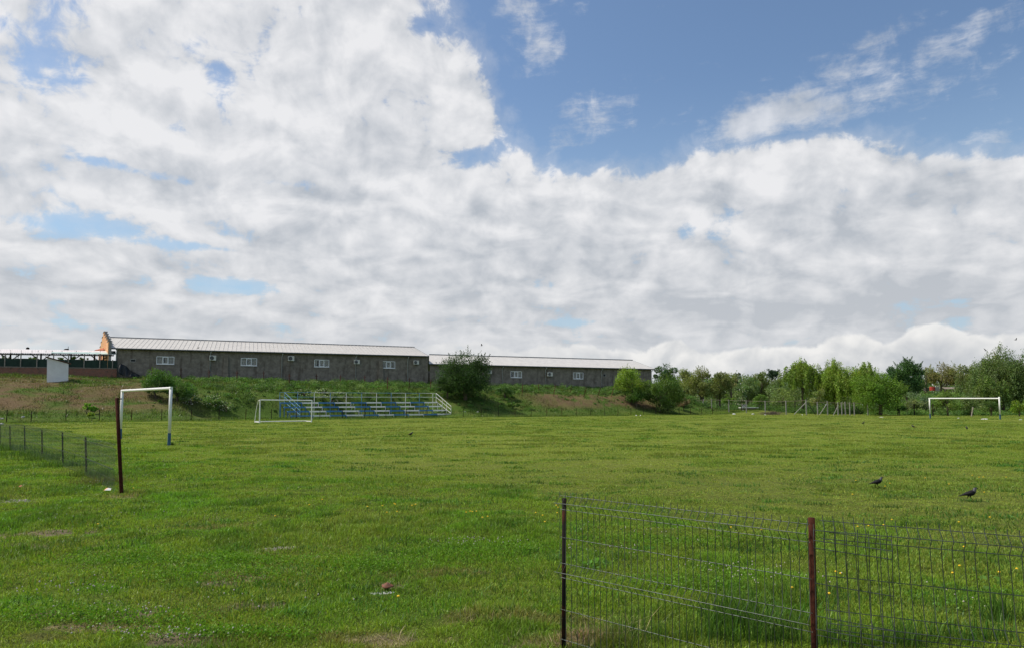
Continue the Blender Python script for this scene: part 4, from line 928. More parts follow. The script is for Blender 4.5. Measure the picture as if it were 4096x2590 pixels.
p3 = np.array((1.965, 3.59)); pp2 = p2_+npc*.042
vpanel(pp2+(p3-pp2)/8*.6, p3, .045, .02, 1.0, 7, .0021, parent=R)
p4 = np.array((1.700, 3.70)); p5 = p4+np.array((.953, -.302))*2.5
vpanel(p4, p5, .075, -.01, 1.025, 50, .0021, parent=R, lean0=-.035, lean1=-.05)
for p, px, y0, r_, mt in ((p1_, 2257, 1990, .0155, M_rustdark), (p2_, 3246, 2068, .0175, M_rust)):
    zt = at(px, y0, p[1])[2]; bot = np.array((p[0]+(.0 if px > 3000 else -.008), p[1], -.25)); top = np.array((at(px, y0, p[1])[0], p[1], zt))
    m = MB(); m.tube([bot, top, top-(0, 0, .001), top-(0, 0, .05)], [r_, r_, r_*.86, r_*.86], 20); po = m.build('post', mt, R, smooth=False)
    for pl in po.data.polygons: pl.use_smooth = len(pl.vertices) == 4 
# near fence on the left
nf = [(353, 1746, 1905), (259, 1727, 1865), (176, 1716.6, 1838), (106, 1701.7, 1822), (47, 1700, 1800)]
PL = []
for px, y0, y1 in nf:
    g = ground_at(px, y1); PL.append(g[:2])
pole = ground_at(486, 1970)
# straighten: line through the posts, continued to the left
Pn = np.array(PL); dl_ = (Pn[-1]-Pn[0])/4
PL = [Pn[0]+dl_*i for i in range(0, 9)]
PL = [line_pt(px, Pn[0], dl_)*dl_+Pn[0] for px, _, _ in nf]+[Pn[0]+dl_*i for i in (5.1, 6.2, 7.3, 8.4)]
R = thing('wire_panel_fence', 'green grey wire panel fence on thin rusty posts running off to the left', 'fence', (*PL[0], 0))
ndl = np.array((dl_[1], -dl_[0]))/np.linalg.norm(dl_); ndl = ndl if np.dot(ndl, PL[0]) < 0 else -ndl
for i, p in enumerate(PL):
    g0 = gz(*p); px = nf[i][0] if i < 5 else 0; zt = at(px, nf[i][1], p[1])[2] if i < 5 else g0+.98
    hgt = zt-g0; b3 = np.array((p[0]+.035, p[1], g0-.15)); m = MB(); m.tube([b3, (p[0]-.03, p[1], zt)], .020, 10); m.build('post', M_rust if i % 2 == 0 else M_rustdark, R)
end = pole[:2]+np.array((-.12, .05)); cor = PL[0]+(end-PL[0])*.80
chain = [end, *PL]
for a, b_ in zip(chain[:-1], chain[1:]):
    L = np.linalg.norm(b_-a); vpanel(a+ndl*.05, b_+ndl*.05, gz(*a)+.03, gz(*b_)+.03, .93 if a is not end else .90, int(L/.05), .0015, parent=R, mat=[M_wirefar, M_wirefar], nn=ndl)
# tall rusty pole at the end of the fence
R = thing('rusty_pole', 'tall leaning rusty steel pole at the end of the left fence', 'pole', pole)
tp_ = at(467.5, 1589, pole[1]-.1); m = MB(); m.tube([(pole[0], pole[1], pole[2]-.2), (pole[0], pole[1], pole[2]), (*((pole+tp_)/2)[:2], (pole[2]+tp_[2])/2), tp_], .034, 12); m.build('shaft', M_rust, R, smooth=True)
m = MB(); m.tube([tp_-(0, 0, .02), tp_+(.10, 0, -.02)], .012, 6); m.build('hook', M_rustdark, R)
# ------------------------------------------------------------------ rusty pipe cap on pale rubble
cpz = ground_at(1543, 2366)
R = thing('pipe_cap', 'orange rusty bent metal cap on a short pipe among pale rubble in the grass', 'pipe cap', cpz)
NR, NA = 5, 20; vs = []; c0 = cpz+np.array((.01, .02, .055))
for j in range(NR+1):
    for i in range(NA):
        a = 2*pi*i/NA; rr = .056*j/NR*(1+.12*sin(3*a+1)); vs.append(c0+np.array((cos(a)*rr, sin(a)*rr*.85, .026*math.exp(-(j/NR*1.9)**2)-.006*(j/NR)**3*(1+1.2*cos(a+.6))+.004*sin(2*a+2)*(j/NR)**2)))
fs = [(j*NA+i, j*NA+(i+1) % NA, (j+1)*NA+(i+1) % NA, (j+1)*NA+i) for j in range(NR) for i in range(NA)]
m = MB(); m.add(vs, fs); o = m.build('lid', M_cap, R, smooth=True); s_m = o.modifiers.new('t', 'SOLIDIFY'); s_m.thickness = .004
m = MB(); m.tube([cpz-(0, 0, .1), c0-(0, 0, .0)], .018, 12); m.build('pipe', M_rustdark, R)
def rubble(name, c, rx, ry, n, sz, mat, label):
    m = MB()
    for _ in range(n):
        a = RNG.uniform(0, 2*pi); rr = RNG.random()**.5; x_, y_ = c[0]+cos(a)*rr*rx, c[1]+sin(a)*rr*ry; z_ = gz(x_, y_); s_ = sz*RNG.uniform(.5, 1.4); q = [np.array((x_, y_, z_+s_*.25))+np.array((cos(k_*2.1+a), sin(k_*2.1+a), 0))*s_*RNG.uniform(.7, 1.1) for k_ in range(3)]
        m.add([*q, np.array((x_, y_, z_+s_*.8)), np.array((x_, y_, z_-s_*.3))], [(0, 1, 3), (1, 2, 3), (2, 0, 3), (1, 0, 4), (2, 1, 4), (0, 2, 4)])
    o = m.build(name, mat, loc=(c[0], c[1], gz(c[0], c[1]))); tag(o, label, 'rubble', kind='stuff'); return o
rubble('pale_rubble', cpz+np.array((-.03, -.05, 0)), .115, .05, 130, .010, M_plastic, 'pale stone rubble round the rusty pipe cap')
g_ = ground_at(25, 2006); rubble('gravel', g_, .42, .22, 260, .022, M_chalk, 'grey gravel in the bare spot at the left edge')
g_ = ground_at(1122, 2194); rubble('rubble', g_, .2, .08, 90, .016, M_chalk, 'brick rubble in a worn spot of the lawn')

# ------------------------------------------------------------------ birds
def bird(label, loc, yaw, scale=1., pose=0., name='jackdaw', group='jackdaws on the field'):
    R = thing(name, label, 'bird', loc, group); cy, sy = cos(yaw), sin(yaw); L0 = np.array(loc, float)
    def T(p): return L0+np.array((p[0]*cy-p[1]*sy, p[0]*sy+p[1]*cy, p[2]))*scale
    st = [(-.205, .100, .010, .004), (-.16, .108, .020, .007), (-.11, .125, .026, .014), (-.06, .142, .042, .036), (0, .152, .052, .052), (.045, .168, .048, .054), (.075, .195, .036, .043), (.090, .225, .027, .031), (.100, .250, .027, .029), (.116, .258, .022, .023), (.130, .255, .012, .013), (.142, .250, .007, .008), (.165, .243, .0015, .002)]
    vs = []; n = 12
    for i, (x_, z_, ry_, rz_) in enumerate(st):
        a, b_ = st[max(i-1, 0)], st[min(i+1, len(st)-1)]; tx, tz = b_[0]-a[0], b_[1]-a[1]; L_ = math.hypot(tx, tz); tx, tz = tx/L_, tz/L_
        for k_ in range(n):
            q = 2*pi*k_/n; vs.append(T((x_-tz*sin(q)*rz_, cos(q)*ry_, z_+tx*sin(q)*rz_-pose*0)))
    fs = [(i*n+k_, i*n+(k_+1) % n, (i+1)*n+(k_+1) % n, (i+1)*n+k_) for i in range(len(st)-1) for k_ in range(n)]+[tuple(range(n))[::-1], tuple((len(st)-1)*n+k_ for k_ in range(n))]
    m = MB(); m.add(vs, fs); nb = len(m.f)
    for sy_, fx, lift in ((-.022, .045+pose, .0), (.022, -.03-pose*.6, .012)):
        hip = (.0, sy_, .125); knee = (.012+fx*.3-.03, sy_, .075); foot = (fx, sy_, .008+lift)
        m.tube([T(hip), T(((hip[0]+knee[0])/2, sy_, .10)), T(knee), T(foot)], [.019*scale, .012*scale, .005*scale, .004*scale], 6)
        for ta in (-.5, 0, .5): m.tube([T(foot), T((foot[0]+.032*cos(ta), sy_+.032*sin(ta), .003+lift*.6))], .0035*scale, 5)
        m.tube([T(foot), T((foot[0]-.022, sy_, .003+lift*.6))], .0035*scale, 5)
    o = m.build('body', [M_bird, M_nape], R, smooth=True)
    for pi_, pl in enumerate(o.data.polygons):
        if pi_ < nb-2:
            i, k_ = divmod(pi_, n)
            if i in (7, 8) and (k_ not in (8, 9)) and not (i == 8 and k_ in (3, 2, 4)) or (i == 6 and k_ in (0, 1, 4, 5, 11, 6)) : pl.material_index = 1
    for sd_ in (-1, 1):
        w = MB(); top = [(.05, .050, .185), (.0, .056, .185), (-.07, .040, .160), (-.15, .018, .122), (-.185, .008, .108)]; bot = [(.05, .046, .145), (.0, .056, .128), (-.06, .046, .122), (-.13, .024, .110), (-.185, .008, .104)]
        V_ = [T((a, sd_*(b_+.004), c)) for a, b_, c in top]+[T((a, sd_*(b_+.004), c)) for a, b_, c in bot]+[T((a, sd_*(b_-.012), c)) for a, b_, c in top]+[T((a, sd_*(b_-.012), c)) for a, b_, c in bot]
        F_ = []
        for i in range(4): F_ += [(i, i+1, 6+i, 5+i), (10+i, 15+i, 16+i, 11+i), (i, 10+i, 11+i, i+1), (5+i, 6+i, 16+i, 15+i)]
        F_ += [(0, 5, 15, 10), (4, 14, 19, 9)]
        w.add(V_, F_); w.build('wing', M_bird, R, smooth=True)
    for sd_ in (-1, 1):
        e = MB(); c = np.array((.112, sd_*.0235, .264)); e.tube([T(c), T(c+np.array((0, sd_*.0015, 0)))], .0042*scale, 8); e.build('eye', M_plastic, R)
    return R
def gb(px, py): g = ground_at(px, py); return (g[0], g[1], g[2]+.005)
bird('walking jackdaw facing right on the pitch, farther of the two near the right fence', gb(3509, 1952), radians(-8), .86, .01)
bird('walking jackdaw in mid stride facing right, the nearest bird above the wire fence', gb(3880, 2004), radians(-12), .90, .03)
bird('dark bird standing alone in the middle of the pitch below the bleacher', gb(1642, 1744.5), radians(5), .95)
bird('tiny dark bird on the far pitch, leftmost of those near the far goal', gb(3453, 1697), radians(15), 1.0)
bird('tiny dark bird near the left post of the far goal', gb(3655, 1713), radians(130), 1.0)
bird('tiny dark bird facing away below the far goal', gb(3868, 1719), radians(75), 1.0)
s_, z_ = wpt(793, 1391, -1.0); pb = wp3(s_, z_, -1.); bird('small dark bird perched on the metal roof of the long hall', pb-np.array((0, 0, .1)), radians(20), 1.1)
def flying(label, p, sc_, bank):
    R = thing('flying_bird', label, 'bird', p, 'birds in flight'); p = np.array(p); m = MB(); m.tube([p+(-.22*sc_, 0, -.04), p+(-.1*sc_, 0, 0), p, p+(.12*sc_, 0, .04*sc_), p+(.2*sc_, 0, .06*sc_)], [.012*sc_, .04*sc_, .06*sc_, .05*sc_, .012*sc_], 8); m.build('body', M_bird, R, smooth=True)
    for sg in (-1, 1):
        w = MB(); a = p+(.05*sc_, 0, .02); q = [a+(0.04*sc_, 0, 0), a-(.11*sc_, 0, 0), a+np.array((-.22, sg*.22, .16+bank*sg))*sc_, a+np.array((-.16, sg*.40, .20+bank*sg*2))*sc_, a+np.array((.0, sg*.22, .20+bank*sg))*sc_]
        u3 = np.array((0, 0, .008)); w.add([*q, *[x_+u3 for x_ in q]], [(0, 1, 2, 3, 4), (9, 8, 7, 6, 5), (0, 5, 6, 1), (1, 6, 7, 2), (2, 7, 8, 3), (3, 8, 9, 4), (4, 9, 5, 0)]); w.build('wing', M_bird, R)
flying('dark bird flying over the roofs above the dark bush', at(1927, 1381, 70), .5, .1)
flying('speck of a bird flying low in the sky above the far right trees', at(3943, 1401, 110), .8, .15)
flying('tiny bird high above the willows at the right edge', at(4064, 1358, 110), .8, -.1)

# ------------------------------------------------------------------ litter
def crumple(name, label, c, sz, mat, fl=.5, cat='litter'):
    n = 14; v_ = sph(60); v_ = v_*np.array(sz)*(1+.35*np.sin(v_[:, 0:1]*9+v_[:, 1:2]*7)); v_[:, 2] = np.abs(v_[:, 2])*(.35+.65*np.abs(np.sin(v_[:, 0]*6/max(sz[0], .1)+1))); v_ = v_*.52
    import bmesh
    bm = bmesh.new(); [bm.verts.new(tuple(p)) for p in v_]; r_ = bmesh.ops.convex_hull(bm, input=bm.verts); junk = [e for e in r_['geom_interior'] if isinstance(e, bmesh.types.BMVert)]; bmesh.ops.delete(bm, geom=junk, context='VERTS')
    me = bpy.data.meshes.new(name); bm.to_mesh(me); bm.free(); me.materials.append(mat); o = bpy.data.objects.new(name, me); C.objects.link(o); o.location = tuple(c); tag(o, label, cat); return o
for px, py, w_, h_, lb, mt, nm in ((2936, 1655.5, .9, .35, 'white plastic sack lying on the grass under the concrete post fence', M_plastic, 'plastic_sack'), (3012, 1655, 1.0, .25, 'crumpled white sheet beside the concrete posts, right of the sack', M_plastic, 'plastic_sheet'),
    (3061, 1657.5, .45, .18, 'small white scrap at the foot of a concrete post', M_plastic, 'scrap'), (3209, 1658, .3, .2, 'little white bag under the braced concrete post', M_plastic, 'plastic_bag'), (3525, 1667, .9, .10, 'flat pale board lying on the grass left of the far goal', M_shed, 'board'),
    (3834, 1671, .4, .12, 'small pale scrap between the posts of the far goal', M_plastic, 'scrap'), (3940, 1675, 1.6, .14, 'long white plank lying in front of the far goal', M_white, 'plank'), (4082, 1677, .5, .1, 'small pale scrap at the right edge past the far goal', M_plastic, 'scrap'),
    (2545, 1661, .5, .2, 'clear plastic bottle heap on the grass below the trees, left piece', M_plastic, 'bottle'), (2562, 1660.5, .3, .22, 'white cup on the grass below the trees, right piece', M_plastic, 'cup'), (1704, 1663, .22, .3, 'white ball lying in front of the bleacher', M_white, 'ball'),
    (92, 1668, .5, .3, 'white crumpled bag at the foot of the bank on the left', M_plastic, 'plastic_bag'), (6, 1674, .8, .25, 'grey concrete block at the left edge below the bank', M_concrete, 'concrete_block'), (6, 1696, .6, .25, 'white bag caught by the wire fence at the left edge', M_plastic, 'plastic_bag'), (1860, 1645, .5, .15, 'white scrap in the grass right of the bleacher', M_plastic, 'scrap'), (1910, 1646, .8, .15, 'pale torn foil in the grass right of the bleacher', M_plastic, 'foil')):
    g = ground_at(px, py); crumple(nm, lb, g, (w_/2, .25, h_), mt)
g = ground_at(427, 1968); R = thing('wrapper', 'white and orange food wrapper in the grass beside the rusty pole', 'litter', g); m = MB(); m.add([g+(-.075, 0, .03), g+(-.03, -.03, .05), g+(.0, .05, .09), g+(-.05, .06, .08)], [(0, 1, 2, 3)]); m.build('orange_flap', M_orange, R); m = MB(); m.add([g+(-.03, -.03, .05), g+(.075, -.01, .045), g+(.06, .05, .075), g+(.0, .05, .09)], [(0, 1, 2, 3)]); m.build('white_flap', M_plastic, R)
g = ground_at(85, 1952); m = MB(); m.add([g+(-.06, 0, .04), g+(0, -.02, .04), g+(.0, .03, .07), g+(-.05, .04, .06)], [(0, 1, 2, 3)]); tag(m.build('wrapper', M_red, loc=g), 'small red wrapper in the grass at the left above the gravel', 'litter')
# white platform and blue tub behind the concrete posts
g = at(2995, 1630, 124); g[2] = gz(g[0], g[1]); R = thing('platform', 'low white slab with a blue tub on the mound behind the concrete posts', 'slab', g); z_ = max(at(2995, 1628, 124)[2], g[2]+.15)
m = MB(); m.box((g[0], g[1], z_), (3.3, 1.2, .14)); m.build('slab', M_white, R); m = MB(); m.box((g[0], g[1], (z_+g[2])/2-.1), (2.6, .8, max(.1, z_-g[2]+.25))); m.build('base', M_bark, R)
g2 = at(2977, 1626, 124); m = MB(); m.box((g2[0], g2[1]-.1, z_+.36), (.85, .6, .5)); tag(m.build('tub', M_ridge, loc=(g2[0], g2[1], z_+.1)), 'dark blue grey tub standing on the low white slab', 'tub')
g = at(3090, 1641, 112); g[2] = gz(g[0], g[1]); m = MB()
for _ in range(220):
    a = g+np.array((RNG.normal(0, .8), RNG.normal(0, .4), RNG.random()*.45)); d_ = RNG.normal(size=3)*np.array((.6, .4, .15)); m.tube([a, a+d_], .018, 4)
tag(m.build('brush_pile', M_bark, loc=g), 'brown heap of cut branches behind the concrete posts', 'brush pile')
# allotment things far right
def farbox(name, label, px, py, w, h, Yv, mat, dp=.8, rot=0.):
    p = at(px, py, Yv); o = MB().box((p[0], p[1], p[2]), (w, dp, h), (cos(rot), sin(rot))).build(name, mat, loc=p, bevel=.04); tag(o, label, cat=name.replace('_', ' ')); return o
p = at(3729, 1560, 150); tag(MB().tube([p, p+(0, 0, .1), p+(0, 0, .3), p+(0, 0, .55), p+(0, 0, .85)], [.5, .52, .50, .52, .5], 14).build('red_barrel', M_red, loc=p), 'bright red barrel beneath the far right trees', 'barrel')
farbox('dark_crate', 'dark open crate left of the red barrel', 3705, 1555, .8, .7, 150, M_timber)
farbox('grey_water_tank', 'grey tank standing right of the red barrel', 3746, 1554, .9, 1.0, 150, M_concrete)
p = at(3797, 1551, 150); R = thing('tarpaulin_roof', 'pale torn tarpaulin stretched as a low roof under the far trees', 'tarpaulin', p); a, b_, c, d_ = at(3768, 1547, 150), at(3822, 1548, 150), at(3812, 1554, 149), at(3780, 1554.5, 149); u3 = np.array((0, 0, .06)); m = MB(); m.hexa([d_, c, b_, a, d_+u3, c+u3, b_+u3, a+u3]); m.build('sheet', M_stain, R); m = MB(); [m.tube([q, q-(0, 0, 1.2)], .05, 5) for q in (a, b_, c, d_)]; m.build('pole', M_timber, R)
p = at(3704, 1566, 158); tag(MB().tube([p-(0, 0, 2), at(3704, 1499, 158)], .10, 8).build('utility_pole', M_bark, loc=p), 'grey wooden utility pole among the far right trees', 'pole')
# ------------------------------------------------------------------ trees and shrubs
OL = (.125, .155, .048); GR = (.070, .125, .035); DK = (.030, .060, .017); LG = (.125, .185, .035); YG = (.130, .190, .028); GY = (.125, .165, .075); TAN = (.135, .135, .055)
T_ = 'trees behind the pitch'
tree('bush', 1862, 104, 1412, 225, 1597, DK, 'big dark green bush on the bank hiding the joint of the two halls', 'round', 11, trunk=True, cat='bush', airy=1.2)
tree('bush', 1790, 103.5, 1490, 110, 1592, DK, 'dark leafy side bush left of the big dark bush', 'shrub', 9, cat='bush', airy=.5)
tree('shrub', 2022, 106, 1530, 90, 1590, (.06, .11, .03), 'straggly green shrub at the right foot of the big dark bush', 'shrub', 7, cat='shrub')
tree('tall_bush', 2530, 112, 1462, 140, 1612, YG, 'airy light green tall bush in front of the right end of the low hall', 'shrub', 6, airy=2., cat='bush')
tree('bush', 2545, 110, 1540, 100, 1625, (.07, .13, .03), 'low green bush under the airy tall bush', 'shrub', 8, cat='bush')
tree('bush', 2640, 112, 1500, 170, 1645, (.060, .105, .022), 'broad dark bush mass at the right foot of the bank', 'round', 11, cat='bush', airy=.8)
tree('bush', 2662, 110.5, 1515, 100, 1600, (.085, .135, .022), 'yellowish green bush top over the broad dark bush', 'round', 8, cat='bush', trunk=False)
tree('flowering_bush', 2672, 106, 1588, 62, 1648, (.10, .15, .06), 'small bush with white blossom right under the broad dark bush', 'shrub', 9, cat='bush', flowers=60)
tree('tree', 2664, 150, 1459, 88, 1545, (.048, .092, .035), 'dark green round tree peeping over the end of the low hall roof', 'round', 8, T_)
tree('tree', 2740, 142, 1474, 90, 1600, OL, 'olive willow just right of the dark round tree', 'round', 7, T_, airy=1.2)
tree('tree', 2812, 138, 1472, 110, 1600, OL, 'rounded olive willow, second in the row right of the halls', 'round', 7, T_, airy=1.)
tree('tree', 2880, 137, 1471, 105, 1600, (.115, .14, .045), 'rounded olive willow, third in the row right of the halls', 'round', 7, T_, airy=1.)
tree('tree', 2925, 150, 1488, 60, 1560, (.14, .14, .055), 'tawny willow top between the olive trees', 'round', 6, T_)
tree('conifer', 2948, 175, 1480, 34, 1540, (.035, .06, .03), 'small dark pointed conifer top far behind the willows', 'column', 6, T_)
tree('tree', 2990, 140, 1496, 90, 1610, (.09, .135, .05), 'grey green tree in the dip of the tree row', 'round', 7, T_)
tree('tree', 3047, 142, 1470, 75, 1600, (.105, .14, .04), 'slim olive tree with a loose top left of the spiky one', 'round', 6, T_, airy=2.)
tree('spiky_tree', 3095, 165, 1470, 52, 1525, (.030, .055, .030), 'dark blue green spiky tree top against the sky', 'spiky', 7, T_)
tree('tree', 3110, 136, 1512, 110, 1620, (.10, .145, .055), 'pale green bushy tree below the dark spiky top', 'round', 7, T_)
tree('willow', 3213, 126, 1441, 128, 1560, LG, 'weeping willow with a bare trunk in the middle of the tree row', 'willow', 11, T_)
tree('willow', 3345, 124, 1452, 165, 1625, YG, 'large yellow green weeping willow right of the one with a bare trunk', 'willow', 11, T_)
tree('willow', 3462, 132, 1452, 95, 1610, LG, 'pale loose willow left of the dark poplar', 'willow', 10, T_)
tree('tree', 3520, 107, 1492, 175, 1646, (.085, .150, .022), 'bright green broad tree standing in front of the tree row', 'round', 10, T_, airy=1.)
tree('poplar', 3628, 120, 1428, 112, 1600, (.038, .080, .026), 'tall dark green poplar like tree, the highest left of the far goal', 'round', 15, T_, airy=1.2, lump=1.25)
tree('poplar', 3580, 121, 1462, 60, 1580, (.045, .09, .028), 'narrow dark side stem left of the tall dark poplar', 'column', 8, T_, airy=1.5)
tree('tree', 3705, 175, 1473, 110, 1560, (.07, .12, .03), 'green tree behind the utility pole', 'round', 6, T_)
tree('tree', 3770, 170, 1452, 130, 1552, TAN, 'tawny half bare tree far behind the goal', 'round', 6, T_, airy=2.)
tree('tree', 3862, 165, 1455, 120, 1560, (.13, .155, .06), 'olive tree with a tawny tint above the far goal', 'round', 7, T_, airy=1.4)
tree('tree', 3925, 140, 1470, 90, 1600, (.09, .135, .035), 'mid green tree on the left shoulder of the big right willow', 'round', 8, T_)
tree('willow', 4010, 118, 1404, 215, 1640, (.085, .125, .040), 'huge dark weeping willow at the right edge of the photo', 'willow', 14, T_)
tree('willow', 4150, 116, 1410, 190, 1640, (.06, .10, .03), 'second huge willow cut off by the right edge', 'willow', 10, T_)
tree('willow', 3955, 114, 1510, 110, 1640, (.08, .125, .03), 'lower drooping willow boughs right above the far goal crossbar', 'willow', 10, T_)
S_ = 'shrubs in front of the trees'
tree('shrub', 3665, 113, 1562, 80, 1648, GY, 'grey green shrub beneath the tall dark poplar', 'shrub', 8, S_, cat='shrub', airy=1.)
tree('shrub', 3705, 114, 1580, 60, 1648, (.09, .13, .07), 'blue grey shrub left of the far goal', 'shrub', 8, S_, cat='shrub')
tree('shrub', 3790, 104, 1562, 105, 1640, (.100, .150, .035), 'round stemmed green bush framed by the far goal', 'round', 10, S_, cat='shrub', airy=.6)
tree('shrub', 3745, 112, 1567, 60, 1640, (.05, .10, .03), 'dark low shrub just left of the green bush framed by the far goal', 'shrub', 9, S_, cat='shrub')
tree('shrub', 3880, 106, 1568, 100, 1650, (.11, .155, .055), 'pale green shrub behind the right half of the far goal', 'shrub', 9, S_, cat='shrub')
tree('shrub', 3960, 102, 1600, 70, 1650, (.06, .10, .025), 'dark green shrub beside the right post of the far goal', 'shrub', 9, S_, cat='shrub')
tree('shrub', 4072, 98, 1603, 80, 1655, (.11, .175, .02), 'yellow green bush low at the right edge', 'shrub', 9, S_, cat='shrub')
tree('shrub', 3130, 126, 1545, 130, 1612, (.12, .165, .055), 'wide pale green shrub left of the bare willow trunk', 'shrub', 8, S_, cat='shrub')
tree('shrub', 3038, 124, 1560, 70, 1615, (.07, .13, .025), 'green shrub right of the white flowering one', 'shrub', 8, S_, cat='shrub')
tree('flowering_shrub', 2968, 122, 1545, 42, 1592, (.05, .085, .03), 'dark shrub dotted with white blossom in the tree row', 'shrub', 9, S_, cat='shrub', flowers=70)
tree('shrub', 2912, 123, 1548, 52, 1590, (.10, .17, .03), 'bright green shrub left of the white flowering one', 'shrub', 8, S_, cat='shrub')
tree('shrub', 3270, 120, 1535, 70, 1600, (.12, .15, .05), 'light shrub right of the bare willow trunk', 'shrub', 8, S_, cat='shrub')
tree('shrub', 2735, 125, 1580, 60, 1640, (.14, .11, .06), 'brownish dry shrub right of the broad dark bush', 'shrub', 5, S_, cat='shrub')
tree('shrub', 3595, 108, 1600, 60, 1648, (.06, .11, .025), 'small dark shrub between the bright tree and the goal', 'shrub', 8, S_, cat='shrub')
B_ = 'bushes on the bank'
tree('elder_bush', 625, 86, 1486, 165, 1592, (.050, .105, .022), 'large dark elder bush at the top of the bank behind the near goal', 'shrub', 10, B_, cat='bush', airy=.6)
tree('elder_bush', 712, 84, 1520, 150, 1604, (.055, .115, .024), 'dark spreading bush right of the near goal post top', 'shrub', 9, B_, cat='bush')
tree('elder_bush', 592, 88, 1469, 38, 1500, (.07, .15, .03), 'bright green young elder poking up before the hall wall', 'shrub', 8, B_, cat='bush')
tree('flowering_shrub', 762, 78, 1568, 92, 1618, (.10, .155, .05), 'pale shrub with white flowers at the foot of the bank, left one', 'shrub', 9, B_, cat='shrub', flowers=120)
tree('flowering_shrub', 850, 80, 1575, 90, 1632, (.075, .13, .035), 'shrub with white flowers on the bank, between the left one and the bleacher', 'shrub', 9, B_, cat='shrub', flowers=110)
tree('flowering_shrub', 905, 79, 1598, 70, 1645, (.10, .15, .05), 'low pale flowering shrub close to the touchline fence', 'shrub', 8, B_, cat='shrub', flowers=80)
tree('sapling', 352, 75, 1603, 34, 1652, (.13, .26, .025), 'bright green sapling at the foot of the bare bank, left half', 'shrub', 9, B_, cat='sapling')
tree('sapling', 378, 75, 1622, 30, 1654, (.08, .17, .02), 'bright green sapling at the foot of the bare bank, right half', 'shrub', 9, B_, cat='sapling')
tree('sapling', 367, 73, 1648, 34, 1670, (.14, .20, .025), 'yellowish weed clump below the green sapling', 'shrub', 8, B_, cat='weed', trunk=False)
tree('flowering_shrub', 1215, 96, 1553, 80, 1582, (.08, .13, .04), 'whitish flowering shrub behind the left end of the bleacher rail', 'shrub', 8, B_, cat='shrub', flowers=70)
tree('flowering_shrub', 1330, 95, 1560, 120, 1610, (.10, .15, .045), 'pale flowering shrub behind the middle of the bleacher', 'shrub', 8, B_, cat='shrub', flowers=120)
tree('flowering_shrub', 1290, 96, 1550, 60, 1575, (.09, .14, .04), 'small flowering shrub above the bleacher rail', 'shrub', 8, B_, cat='shrub', flowers=60)
tree('shrub', 2050, 103, 1608, 60, 1632, (.06, .115, .025), 'low shrub at the foot of the bank right of the big bush', 'shrub', 8, B_, cat='shrub')
L3 = 'garden trees behind the net fence'
for px, yt, w_, Yv, lb in ((18, 1412, 48, 112, 'small green tree behind the net fence at the far left'), (125, 1415, 42, 114, 'small green tree seen under the canopy, second from the left'), (238, 1422, 34, 112, 'green tree seen under the canopy right of the shed roof'), (285, 1416, 26, 110, 'thin dark tree beside the middle canopy post'), (318, 1427, 26, 112, 'small green tree under the canopy near the gable'), (345, 1430, 18, 113, 'narrow green shrub under the canopy near the gable'), (382, 1432, 14, 113, 'tiny green bush just left of the orange gable'), (-60, 1410, 60, 114, 'green tree just outside the left edge')):
    tree('garden_tree', px, Yv, yt, w_, 1470, (.055, .10, .025), lb, 'round', 9, L3, airy=1.)
# leafy weeds over the bank
parts = []
for i in range(1700):
    s_ = RNG.uniform(11, 103); q_ = RNG.uniform(.14, 1.)*(35.9-(s_-9.3)*.2284)*.97; p = fpt(s_, q_)
    if abs(p[0]/p[1]) > .8 or (13 < s_ < 50 and q_ < 8.2): continue
    f_ = q_/(35.9-(s_-9.3)*.2284)
    bare_ = (s_ > 62 and s_ < 94 and .15 < f_ < .5) or s_ < 17
    if bare_ and RNG.random() < .80: continue
    small = .45 if bare_ else 1.
    if f_ < .3 and s_ > 55 and RNG.random() < .7: continue
    sz = small*RNG.uniform(.22, .75)*(1.2 if f_ > .4 else .8); g = gz(*p); c = np.array((p[0], p[1], g+sz*.25)); m = int(60+90*sz)
    u_ = sph(m); u_[:, 2] = np.abs(u_[:, 2]); parts.append(leafcloud(c+u_*np.array((sz, sz, sz*.75))*RNG.uniform(.4, 1, (m, 1)), .13, np.array(((.055, .115, .025), (.075, .145, .03), (.040, .08, .02), (.10, .15, .05))[RNG.integers(4)])*RNG.uniform(.6, 1.3)))
o = leafmesh('bank_weeds', parts, M_leaf); tag(o, 'leafy nettles and weeds over the bank', 'weeds', kind='stuff')
# undergrowth and distant wood on the right
parts = []
for i in range(1300):
    px = RNG.uniform(2690, 4330); Yf = np.interp(px, [2768, 2916, 3062, 3226, 3472, 3700], [128, 122, 115, 110, 107, 101]); Yv = RNG.uniform(Yf+5, Yf+26); p = at(px, 1600, Yv); g = gz(p[0], p[1]); sz = RNG.uniform(.5, 1.3)*(1.25 if px < 3560 else .75); m = 90; u_ = sph(m); u_[:, 2] = np.abs(u_[:, 2])
    if 2930 < px < 3480 and Yv < 121: continue
    parts.append(leafcloud(np.array((p[0], p[1], g))+u_*np.array((sz*1.3, sz*1.3, sz*1.15))*RNG.uniform(.4, 1, (m, 1)), .19, np.array(((.065, .125, .028), (.085, .15, .03), (.05, .10, .025))[RNG.integers(3)])*RNG.uniform(.8, 1.2)))
for i in range(110):
    px = RNG.uniform(3675, 3870); Yv = RNG.uniform(134, 145); tp3 = at(px, RNG.uniform(1559, 1572), Yv); m = 110; u_ = sph(m)
    parts.append(leafcloud(tp3-np.array((0, 0, 1.0+RNG.random()))+u_*np.array((1.5, 1.2, 1.2))*RNG.uniform(.4, 1, (m, 1)), .22, np.array((.065, .12, .028))*RNG.uniform(.8, 1.2)))
o = leafmesh('undergrowth', parts, M_leaf); tag(o, 'brambles and ivy under the trees on the right', 'undergrowth', kind='stuff')
parts = []
